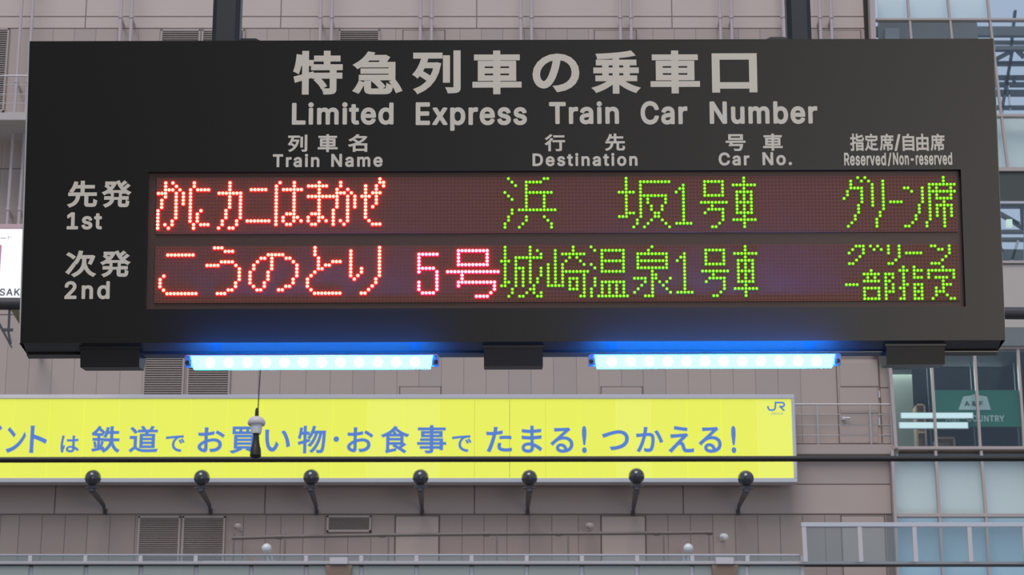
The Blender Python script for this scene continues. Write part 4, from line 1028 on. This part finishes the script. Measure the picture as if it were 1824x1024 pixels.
for px in (603, 1291):
    rb(px - 16, px + 16, 992.5, 1004.5, RY - 0.12, RY - 0.05, 'bracket', 'bracket_block', 0.006)
    a = [at(px - 23, 1006.5, RY - 0.08) - o_, at(px + 24, 1006.5, RY - 0.08) - o_, at(px + 17, 1060, RY - 0.08) - o_, at(px - 19, 1060, RY - 0.08) - o_]
    a2 = [v + Vector((0, 0.06, 0)) for v in a]
    MB().add(a + a2, [(0, 1, 2, 3), (7, 6, 5, 4), (0, 4, 5, 1), (1, 5, 6, 2), (2, 6, 7, 3), (3, 7, 4, 0)]).build('tapered_stay', M['column'], br)
tag(br, 'low glass barrier with short posts running along the bottom of the view', 'barrier')

# the higher barrier at the right
bh = empty('tall_glass_barrier', at(1650, 1000, RY - 0.3)); o_ = bh.location
TY = RY - 0.3
rb(1427, 2080, 930, 938, TY, TY + 0.08, 'frame_alu', 'top_rail', 0.006, bh)
pl = [1431.5, 1530.5, 1628, 1726, 1824, 1922]
for px in pl:
    mb = MB()
    mb.bar(at(px, 938, TY + 0.03) - o_, at(px + 3.5, 1001, TY + 0.03) - o_, 0.07, 0.05)
    mb.build('post', M['bracket'], bh)
for i in range(len(pl) - 1):
    rb(pl[i] + 7, pl[i + 1] - 3, 939, 1000, TY + 0.02, TY + 0.035, 'glass_clear', 'glass_pane', 0, bh)
tag(bh, 'taller framed glass barrier at the lower right corner', 'barrier')

# ================================================================= THE SIGN
SO = Vector((0, 6.30930665, 3.97521495))
YAW, TILT, ROLL, SH, SW = 0.00272553727, 0.141325001, 0.00404552267, 0.823551506, 2.6


def sign_axes():
    u = Vector((math.cos(YAW), math.sin(YAW), 0)); n_ = Vector((math.sin(YAW), -math.cos(YAW), 0)); v = Vector((0, 0, 1))
    w = n_ * math.cos(TILT) - v * math.sin(TILT); v2 = v * math.cos(TILT) + n_ * math.sin(TILT)
    return u * math.cos(ROLL) + v2 * math.sin(ROLL), -u * math.sin(ROLL) + v2 * math.cos(ROLL), w


U, V, Wn = sign_axes()
# local frame of the sign: x right, z up, -y towards the viewer
SM = Matrix(((U.x, -Wn.x, V.x, SO.x), (U.y, -Wn.y, V.y, SO.y), (U.z, -Wn.z, V.z, SO.z), (0, 0, 0, 1)))


def sl(px, py, depth=0.0):
    """pixel -> local (x, z) on the plane at the given depth behind the face"""
    d = ray(px, py)
    o = SO - Wn * depth
    t = (o - CAM).dot(Wn) / d.dot(Wn)
    P = CAM + d * t - SO
    return P.dot(U), P.dot(V)


sign = empty('departure_sign', (0, 0, 0))
sign.matrix_world = SM
tag(sign, 'large black hanging departure sign with red and green dot-matrix text', 'sign')
hw, hh = SW / 2, SH / 2


def prism(prof, xa, xb, mb=None, mi=0):
    """profile of (y, z) swept along x"""
    mb = mb or MB()
    n = len(prof)
    vs = [(xa, y, z) for y, z in prof] + [(xb, y, z) for y, z in prof]
    fs = [tuple(range(n)), tuple(range(2 * n - 1, n - 1, -1))] + [(i, (i + 1) % n, n + (i + 1) % n, n + i) for i in range(n)]
    return mb.add(vs, fs, mi)


# face panel with a recessed display opening
wx0, wz1 = sl(262, 306); wx1, wz0 = sl(1714, 546)
wx0 = sl(262, 430)[0]; wx1 = sl(1716, 430)[0]
fm = MB()
T = 0.012
for a in ((-hw, hw, wz1, hh), (-hw, hw, -hh, wz0), (-hw, wx0, wz0, wz1), (wx1, hw, wz0, wz1)):
    fm.box(a[0], a[1], 0, 0.024, a[2], a[3])
fm.build('face_panel', M['housing'], sign)
bd = prism([(0.024, hh), (0.024, -hh), (0.05, -hh - 0.006), (0.20, -hh + 0.004), (0.215, -hh + 0.02), (0.215, hh - 0.004), (0.20, hh)], -hw + 0.003, hw - 0.003)
bd.build('housing', M['housing'], sign)
# bevelled lower skirt: chamfer, groove, lip
pf = [(0.001, -hh), (0.055, -hh - 0.020), (0.055, -hh - 0.0225), (0.050, -hh - 0.0235), (0.056, -hh - 0.0245), (0.080, -hh - 0.029), (0.20, -hh + 0.002), (0.10, -hh + 0.006)]
sk = prism(pf, -hw + 0.010, hw - 0.010)
sk.build('lower_skirt', M['housing_lip'], sign)
for sx in (-1, 1):
    e = MB()
    e.box(sx * hw - 0.0012, sx * hw + 0.0012, 0.0, 0.2, -hh, hh)
    e.build('side_edge', M['edge'] if sx < 0 else M['housing_lip'], sign)
    if sx < 0:
        MB().box(-hw - 0.0012, -hw + 0.0022, -0.0015, 0.0, -hh, hh).build('front_edge_trim', M['edge'], sign)
    e = MB()
    e.add([(sx * (hw - 0.0), 0.0, -hh), (sx * (hw - 0.010), 0.055, -hh - 0.020), (sx * (hw - 0.012), 0.080, -hh - 0.029), (sx * (hw - 0.012), 0.2, -hh), (sx * hw, 0.2, -hh + 0.01)], [(0, 1, 2, 3, 4)])
    e.build('skirt_end', M['housing_lip'], sign)

# display back board
db = MB().box(wx0 - 0.004, wx1 + 0.004, 0.014, 0.022, wz0 - 0.004, wz1 + 0.004)
scr = db.build('display_screen', M['screen'], sign)

# LED lattice: 224 x 16 for each row
xa0, za0 = sl(282.5, 345.8, 0.010); xa1, _ = sl(1699.2, 328.3, 0.010)
PITCHX = (xa1 - xa0) / 223
PX0 = xa0
zt1 = (sl(912, 317.3, 0.010)[1] + 0.0, sl(912, 439.8, 0.010)[1])
_, zA = sl(1530, 316.7, 0.010); _, zB = sl(1552, 403.2, 0.010)      # rows 0 and 14 of line 1
_, zC = sl(1525, 438.6, 0.010); _, zD = sl(1545, 532.2, 0.010)      # rows 0 and 15 of line 2
ROWS = [(zA, (zB - zA) / 14), (zC, (zD - zC) / 15)]


def led_xy(line, c, r):
    z0, dz = ROWS[line]
    return PX0 + c * PITCHX, z0 + r * dz


modules = []
for li in (0, 1):
    x0, zt = led_xy(li, -0.6, -0.6); x1, zb = led_xy(li, 223.6, 15.6)
    mod = MB().box(x0, x1, 0.0095, 0.014, zb, zt).build('led_module', None or mat('led_board_%d' % li, (0.12, 0.042, 0.036), 0.55, var=0.12, scale=150, spec=0.35), sign)
    modules.append(mod)
    # unlit dots: thousands of tiny lenses
    vs, fs = [], []
    rr = PITCHX * 0.33
    for c in range(224):
        for r in range(16):
            x, z = led_xy(li, c, r)
            n0 = len(vs)
            for k in range(6):
                t = math.pi / 3 * k
                vs.append((x + rr * math.cos(t), 0.0094, z + rr * math.sin(t)))
            vs.append((x, 0.0084, z))
            fs += [(n0 + k, n0 + 6, n0 + (k + 1) % 6) for k in range(6)]
    me = bpy.data.meshes.new('unlit_dots'); me.from_pydata(vs, [], fs)
    o = link('unlit_dots', me, M['led_off'], mod); o['kind'] = 'stuff'

DOME = []
for k in range(10):
    DOME.append(2 * math.pi * k / 10)


def lit_char(line, rows, kind, dc=0, ch=''):
    """rows: list of column specs, one per lattice row"""
    vs, fs, mi = [], [], []
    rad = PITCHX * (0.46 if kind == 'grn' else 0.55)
    for r, spec in rows.items():
        for part in spec.split():
            a, _, b_ = part.partition('-')
            for c in range(int(a), int(b_ or a) + 1):
                x, z = led_xy(line, c + dc, r)
                n0 = len(vs)
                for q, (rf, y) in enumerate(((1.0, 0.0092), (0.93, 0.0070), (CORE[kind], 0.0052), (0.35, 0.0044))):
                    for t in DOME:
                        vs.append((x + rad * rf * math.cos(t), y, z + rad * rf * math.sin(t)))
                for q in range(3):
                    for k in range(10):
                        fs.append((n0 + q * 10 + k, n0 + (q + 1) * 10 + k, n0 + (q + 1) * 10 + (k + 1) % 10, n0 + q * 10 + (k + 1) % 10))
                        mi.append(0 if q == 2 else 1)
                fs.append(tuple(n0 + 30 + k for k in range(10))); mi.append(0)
    me = bpy.data.meshes.new('lit_character')
    me.from_pydata(vs, [], fs)
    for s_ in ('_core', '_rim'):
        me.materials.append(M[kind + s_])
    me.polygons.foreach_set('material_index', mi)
    o = link('lit_character', me, None, modules[line])
    o['label'] = '%s lit dot-matrix character %s' % ({'red': 'orange-red', 'mag': 'pinkish red', 'grn': 'yellow-green'}[kind], ch)
    return o


CORE = {'red': 0.80, 'mag': 0.80, 'grn': 0.62}


def G(s):
    """'1:2 4|2:2 5' -> {1: '2 4', 2: '2 5'}; '4+5+6:2' repeats a row"""
    d = {}
    for row in s.split('|'):
        k, v = row.split(':')
        for kk in k.split('+'):
            d[int(kk)] = (d[int(kk)] + ' ' + v) if int(kk) in d else v
    return d


L1 = [('か', 'red', '1:2 4|2:2 5|3:2-4 6|4:0-2 5 7|5:2 5 7|6:1 5 7|7:1 5 7|8:1 5|9:0 5|10:0 5|11:0 5|12:0 4|13:0 2 4|14:0 3'),
      ('に', 'red', '1:10|2:10|3:9 11-14|4+5+6+7+8:9|9:9 12|10:9 11|11:9 11|12:9 11|13:10 12-14|14:10'),
      ('カ', 'red', '1:20|2:20|3:20|4:17-23|5+6+7+8:20 23|9:19 23|10:19 23|11:19 23|12:18 22|13:18 22|14:17 20 21'),
      ('ニ', 'red', '3:26-30|12:25-31'),
      ('は', 'red', '1:34 38|2:33 38|3:33 35-40|4+5+6+7+8+9:33 38|10:33 36-38|11:33 35 38 39|12:33 35 38 40|13:33 36 37'),
      ('ま', 'red', '1:45|2:42-47|3:45|4:45|5:42-49|6+7+8+9:45|10:43-45|11:42 45 46|12:42 45 47|13:43 44'),
      ('か', 'red', '1:51|2:51|3:50 53|4:50-52 54|5+6+7+8:50 53 55|9:49 53|10:49 53|11:49 53|12:49 51 53|13:49 52'),
      ('ぜ', 'red', '0:62|1:62 63|2:58 61 63|3:58 61|4:58 60-62|5:57-59 61|6:58 61|7:58 61|8:58 60|9+10+11:58|12:59|13:60-62'),
      ('浜', 'grn', '0:98 108 109|1:99 103-107|2:100 103|3:103|4:97 103-110|5:98 103 108|6:99 103 108|7:103 108|8:103 108|9:99 101-111|10:99|11:98 103 108|12:98 103 109|13:97 102 110|14:97 101 110'),
      ('坂', 'grn', '0:131|1:131 135-143|2:131 135|3:131 135|4:129-133 135|5:131 135-142|6:131 135 137 142|7:131 135 137 142|8:131 135 138 141|9:131 135 138 141|10:131-133 135 139 140|11:129-131 135 139 140|12:134 138 141|13:134 137 142|14:133 136 143'),
      ('グ', 'grn', '0:196 198|1:194 197 199|2:194 200|3:194-197 200|4:193 197 200|5:193 197 200|6:192 197 200|7:197 200|8:196 200|9:196|10:196|11:195|12:195|13:194|14:193'),
      ('リ', 'grn', '1+2+3+4+5+6+7+8+9:203|10:202|11:202|12:201|13:201|14:201'),
      ('ー', 'grn', '7:205-208'),
      ('ン', 'grn', '3:209 210 214|4:211 214|5+6+7:214|8+9+10:213|11:212|12:212|13:211|14:209 210'),
      ('席', 'grn', '0:220|1:220|2:216-223|3:216 218 222|4:216-223|5:216 218 222|6:216 218-222|7:216 220|8:216 218-222|9:216 218 220 222|10:216 218 220 222|11:216 218 220 222|12:216 220|13:215 220|14:215 220')]
ICHI = '2:147|3:146 147|4:145 147|5+6+7+8+9+10+11+12:147|13:145-149'
GO = '1:153-158|2+3+4:153 158|5:153-158|7:152-159|8:155|9:154-158|10:153 158|11:158|12:158|13:157|14:155 156'
SHA = '0:164|1:164|2:161-167|3:164|4:162-166|5+6:162 164 166|7:162-166|8+9:162 164 166|10:162-166|11:164|12:161-167|13:164|14:164'
L2 = [('こ', 'red', '2:3-10|8:2|9+10+11:1|12:2|13:3-11'),
      ('う', 'red', '0:16-18|1:19-21|4:18-21|5:14-17 22|6+7+8+9:23|10:22|11:22|12:20 21|13:17-19'),
      ('の', 'red', '2:31-35|3:29 30 32 36 37|4:28 32 38|5:27 32 39|6:27 32 39|7:26 31 39|8:26 31 39|9:26 31 38|10:26 30 38|11:27 30 36 37|12:28 29 34 35'),
      ('と', 'red', '0+1+2:44|3:45|4:45 49-51|5:45 47 48|6:45 46|7:44|8:43|9+10+11:42|12:43|13:44-51'),
      ('り', 'red', '0:62|1+2+3+4+5:54 62|6+7:54 57 62|8:54 56 62|9:55 61|10:61|11:60|12:59|13:57 58'),
      ('5', 'mag', '2:73-78|3+4+5:73|6:73-77|7:73 78|8+9:78|10+11+12:73 78|13:74-77'),
      ('号', 'mag', '1:84-92|2+3+4:84 92|5:84-92|7:81-95|8+9:85|10:84-94|11:84 94|12:94|13:93|14:89-92'),
      ('城', 'grn', '0:97 104|1:97 104 106|2:97 104 107|3:97 100-107|4:96-98 100 104|5:97 100 104|6:97 100-102 104 107|7+8:97 100 102 104 107|9:97 100 102 104 106|10:97 98 100 102 104 106|11:96 97 100 102 105|12:99 104 105|13:99 103 105 107|14:98 101 102 106 107'),
      ('崎', 'grn', '0:116|1:111 116|2:111 113-119|3:111 115 117|4:111 114 118|5:109 111 113 119|6:109 111 113|7:109 111 113-120|8:109 111 113 119|9:109 111 113 115-117 119|10:109 111 113 115 117 119|11:109-113 115 117 119|12:115-117 119|13:119|14:118 119'),
      ('温', 'grn', '0:121|1:122 124-130|2+3:124 130|4:124-130|5:121 124 130|6:122 124 130|7:124-130|9:122|10:122 124-130|11:122 124 126 128 130|12+13:121 124 126 128 130|14:121 123-131'),
      ('泉', 'grn', '0:138|1:137|2:134-142|3:134 142|4:134-142|5:134 142|6:134-142|7:138|8:138 139|9:133-136 138 139 143|10:136 138 140 142|11:135 138 141|12:134 138 142|13:133 138 143|14:136-138'),
      ('グ', 'grn', '0:195-197 199 201|1:194 197 200 202|2:193 197|3:196|4:195|5:193 194'),
      ('リ', 'grn', '0+1+2:204 207|3:207|4:206|5:204 205'),
      ('ー', 'grn', '2:209-213'),
      ('ン', 'grn', '0:216 217 221|1:218 219 221|2:221|3:220|4:219|5:216-218'),
      ('一', 'grn', '11:192-195'),
      ('部', 'grn', '7:199|8:197-201 203-205|9:198 200 203 205|10:197-201 203 204|11:203 205|12:197-201 203 205|13:197 201 203-205|14:197 201 203|15:197-201 203'),
      ('指', 'grn', '6:208 211|7:207-209 211-213|8:208 211|9:208 211-213|10:208|11:208 209 211-213|12:207 208 211 213|13:208 211-213|14:208 211 213|15:207 208 211-213'),
      ('定', 'grn', '6:219|7:215-222|8:215 222|9:215 217-220 222|10:219|11:219-221|12:217 219|13:217-219|14:217 220|15:216 221 222')]
for li, LL in ((0, L1), (1, L2)):
    for ch, kd, sp in LL:
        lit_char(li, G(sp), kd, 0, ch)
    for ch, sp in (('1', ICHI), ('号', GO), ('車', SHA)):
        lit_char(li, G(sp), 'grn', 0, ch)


# printed lettering on the face
def print_line(name, items, bold, label):
    for text, x0, x1, y0, y1 in items:
        mb = MB()
        ym = (y0 + y1) / 2
        xa, _ = sl(x0, ym); xb, _ = sl(x1, ym)
        xm = (x0 + x1) / 2
        _, zt = sl(xm, y0); _, zb = sl(xm, y1)
        put_text(mb, text, xa, xb, zb, zt, lambda u, v: (u, -0.0006, v), bold)
        o = mb.build(name, M['print'], sign)
        o['label'] = label % text


print_line('heading_character', [('特', 522, 610.5, 90.5, 168.5), ('急', 627.5, 717, 91.5, 168), ('列', 734, 820.5, 90, 168), ('車', 841.5, 929, 90, 168),
                                 ('の', 948.5, 1032, 95.5, 164.5), ('乗', 1053, 1141.5, 90, 167), ('車', 1158.5, 1246.5, 90, 166.5), ('口', 1268, 1348.5, 95, 165)], 0.032, 'large off-white printed character %s')
print_line('heading_word', [('Limited', 520, 701, 182, 222.5), ('Express', 740.5, 938.5, 182, 233), ('Train', 978, 1102.5, 180.5, 221.5), ('Car', 1141, 1224.5, 180, 222), ('Number', 1264, 1456, 180.5, 221)], 0.022, 'off-white printed word %s')
print_line('column_title_character', [('列', 512.5, 547.5, 240, 271), ('車', 566, 601.5, 239, 271), ('名', 619.5, 654.5, 239, 270.5), ('行', 970, 1006.5, 239, 269.5), ('先', 1077, 1113.5, 238, 269),
                                      ('号', 1292.5, 1328, 239, 269), ('車', 1359, 1394, 238, 268.5), ('指', 1514, 1539, 238, 269), ('定', 1540, 1564.5, 238, 269), ('席', 1566.5, 1591.5, 238, 269),
                                      ('/', 1593, 1604, 239, 269), ('自', 1607.5, 1628.5, 238, 269), ('由', 1632, 1654, 238, 269), ('席', 1657, 1682.5, 238, 269)], 0.026, 'small off-white printed character %s')
print_line('column_title_word', [('Train', 486, 569, 274, 298), ('Name', 590, 681.5, 274, 297.5), ('Destination', 948.5, 1135.5, 272.5, 296), ('Car', 1280, 1335, 271.5, 295), ('No.', 1358, 1410.5, 271, 294.5),
                                 ('Reserved', 1503.5, 1578, 272, 295), ('/', 1581, 1588, 272, 296), ('Non-reserved', 1590.5, 1696, 271.5, 294)], 0.018, 'small off-white printed word %s')
print_line('row_title_character', [('先', 119.5, 173.5, 322, 370), ('発', 181, 234.5, 321, 370), ('次', 116.5, 172, 446, 494), ('発', 178, 233, 446, 494)], 0.030, 'off-white printed character %s')
print_line('row_title_word', [('1st', 119, 182, 378, 409), ('2nd', 115, 195.5, 500.5, 533)], 0.024, 'off-white printed word %s')

# clamp boxes under the sign
for x0, x1, y0, y1 in ((143, 248, 621, 654), (862, 967, 619, 652), (1579, 1683, 616, 649)):
    c = MB()
    xa, _ = sl(x0, y1, 0.03); xb, _ = sl(x1, y1, 0.03)
    _, zt = sl((x0 + x1) / 2, y0, 0.03); _, zb = sl((x0 + x1) / 2, y1, 0.03)
    prism([(0.022, zt), (0.030, zb), (0.12, zb + 0.004), (0.16, zt)], xa, xb, c)
    c.build('clamp_box', M['clamp'], sign)
    d_ = MB(); d_.box(xa - 0.003, xb + 0.003, 0.018, 0.05, zt - 0.002, zt + 0.004)
    d_.build('clamp_flange', M['clamp'], sign)

# hanging poles (vertical), small brackets on top of the sign
SMi = SM.inverted()
pm = SMi.to_3x3()
for x0, x1, yb, sgn in ((376, 425, 71, 1), (1404, 1447, 66, -1)):
    xa, zb = sl(x0, yb, 0.07); xb, _ = sl(x1, yb, 0.07)
    mb = MB()
    wq = (xb - xa)
    foot = SM @ Vector(((xa + xb) / 2, 0.07 + wq / 2, hh - 0.01))
    topz = 5.4
    vs = [(sx * wq / 2, sy * wq / 2, z) for z in (foot.z, topz) for sx, sy in ((-1, -1), (1, -1), (1, 1), (-1, 1))]
    cs = 0.012
    prof = [(-wq / 2 + cs, -wq / 2), (wq / 2 - cs, -wq / 2), (wq / 2, -wq / 2 + cs), (wq / 2, wq / 2 - cs), (wq / 2 - cs, wq / 2), (-wq / 2 + cs, wq / 2), (-wq / 2, wq / 2 - cs), (-wq / 2, -wq / 2 + cs)]
    vs = [SMi @ Vector((foot.x + a, foot.y + b_, z)) for z in (foot.z, topz) for a, b_ in prof]
    n = 8
    mb.add(vs, [tuple(range(n - 1, -1, -1)), tuple(range(n, 2 * n))] + [(i, (i + 1) % n, n + (i + 1) % n, n + i) for i in range(n)])
    mb.build('hanging_pole', M['pole'], sign)
for x0, x1 in ((423, 464), (1364, 1404)):
    xa, _ = sl(x0, 68, 0.06); xb, _ = sl(x1, 68, 0.06)
    c = 0.006
    mb = MB(); z0, z1 = hh - 0.002, hh + 0.0205
    prism_pts = [(xa, z0), (xb, z0), (xb, z1 - c), (xb - c * 2, z1), (xa + c * 2, z1), (xa, z1 - c)]
    vs = [(x, 0.05, z) for x, z in prism_pts] + [(x, 0.12, z) for x, z in prism_pts]
    mb.add(vs, [tuple(range(6)), tuple(range(11, 5, -1))] + [(i, (i + 1) % 6, 6 + (i + 1) % 6, 6 + i) for i in range(6)])
    mb.build('top_bracket', M['pole'], sign)
beam = MB().box(-4, 4, 6.1, 6.9, 5.4, 5.7).build('trim_8', M['pole'])
tag(beam, kind='structure')


# blue LED light bars under the sign
def light_bar(x0, x1, ymid, tm, leds, label):
    TD = 0.038
    xa, zc = sl(x0, ymid, -TD); xb, _ = sl(x1, ymid, -TD)
    # hung from two clips on the sign's skirt, runs along the sign
    rt = empty('blue_light_bar'); rt.matrix_world = SM @ Matrix.Translation(((xa + xb) / 2, 0.012 - TD, zc))
    L_ = (xb - xa) / 2
    A_, B_ = L_ - 0.016, L_ - 0.023
    sec = [(-0.026, 0.014, A_), (-0.024, -0.0185, B_), (0.002, -0.0185, B_), (0.008, 0.014, A_)]
    vs = [(-x, y, z) for y, z, x in sec] + [(x, y, z) for y, z, x in sec]
    MB().add(vs, [(0, 1, 2, 3), (7, 6, 5, 4)] + [(i, (i + 1) % 4, 4 + (i + 1) % 4, 4 + i) for i in range(4)]).build('diffuser', M[tm], rt)
    prism([(-0.027, 0.014), (-0.012, 0.014), (-0.012, 0.017), (-0.024, 0.017)], -L_ + 0.004, L_ - 0.004).build('top_rail', M['tube_cap'], rt)
    for sx in (-1, 1):
        prism([(-0.024, 0.014), (-0.026, -0.012), (0.006, -0.012), (0.007, 0.014)], sx * L_ - (0.018 if sx > 0 else 0), sx * L_ + (0.018 if sx < 0 else 0)).build('end_cap', M['tube_cap'], rt)
        k = MB(); k.lathe([(0.0, 0.003), (0.005, 0.003), (0.006, 0), (0.006, -0.004)], (sx * (L_ - 0.008), -0.027, -0.003), (0, -1, 0), 12)
        k.build('screw', M['screw'], rt)
        prism([(0.008, -0.010), (0.008, -0.002), (0.100, 0.018), (0.100, 0.010)], sx * (L_ * 0.8) - 0.015, sx * (L_ * 0.8) + 0.015).build('mounting_clip', M['tube_cap'], rt)
    for k in range(12):
        xk, _ = sl(leds[0] + (leds[1] - leds[0]) * k / 11, ymid, -TD - 0.015)
        m_ = MB(); cx_ = xk - (xa + xb) / 2
        m_.lathe([(0.0, 0.0035), (0.009, 0.003), (0.0135, 0.0)], (cx_, -0.0249, -0.0035), (0, -1, -0.06), 14)
        m_.add([], [])
        m_.build('led', M['tube_led'], rt)
    tag(rt, label, 'lamp', 'blue light bars under the sign')


light_bar(330, 782, 645, 'tube', (374, 739), 'glowing blue light bar under the left half of the black sign')
light_bar(1048, 1497, 643, 'tube_b', (1090, 1455), 'brighter blue-white light bar under the right half of the black sign')

bpy.context.view_layer.update()
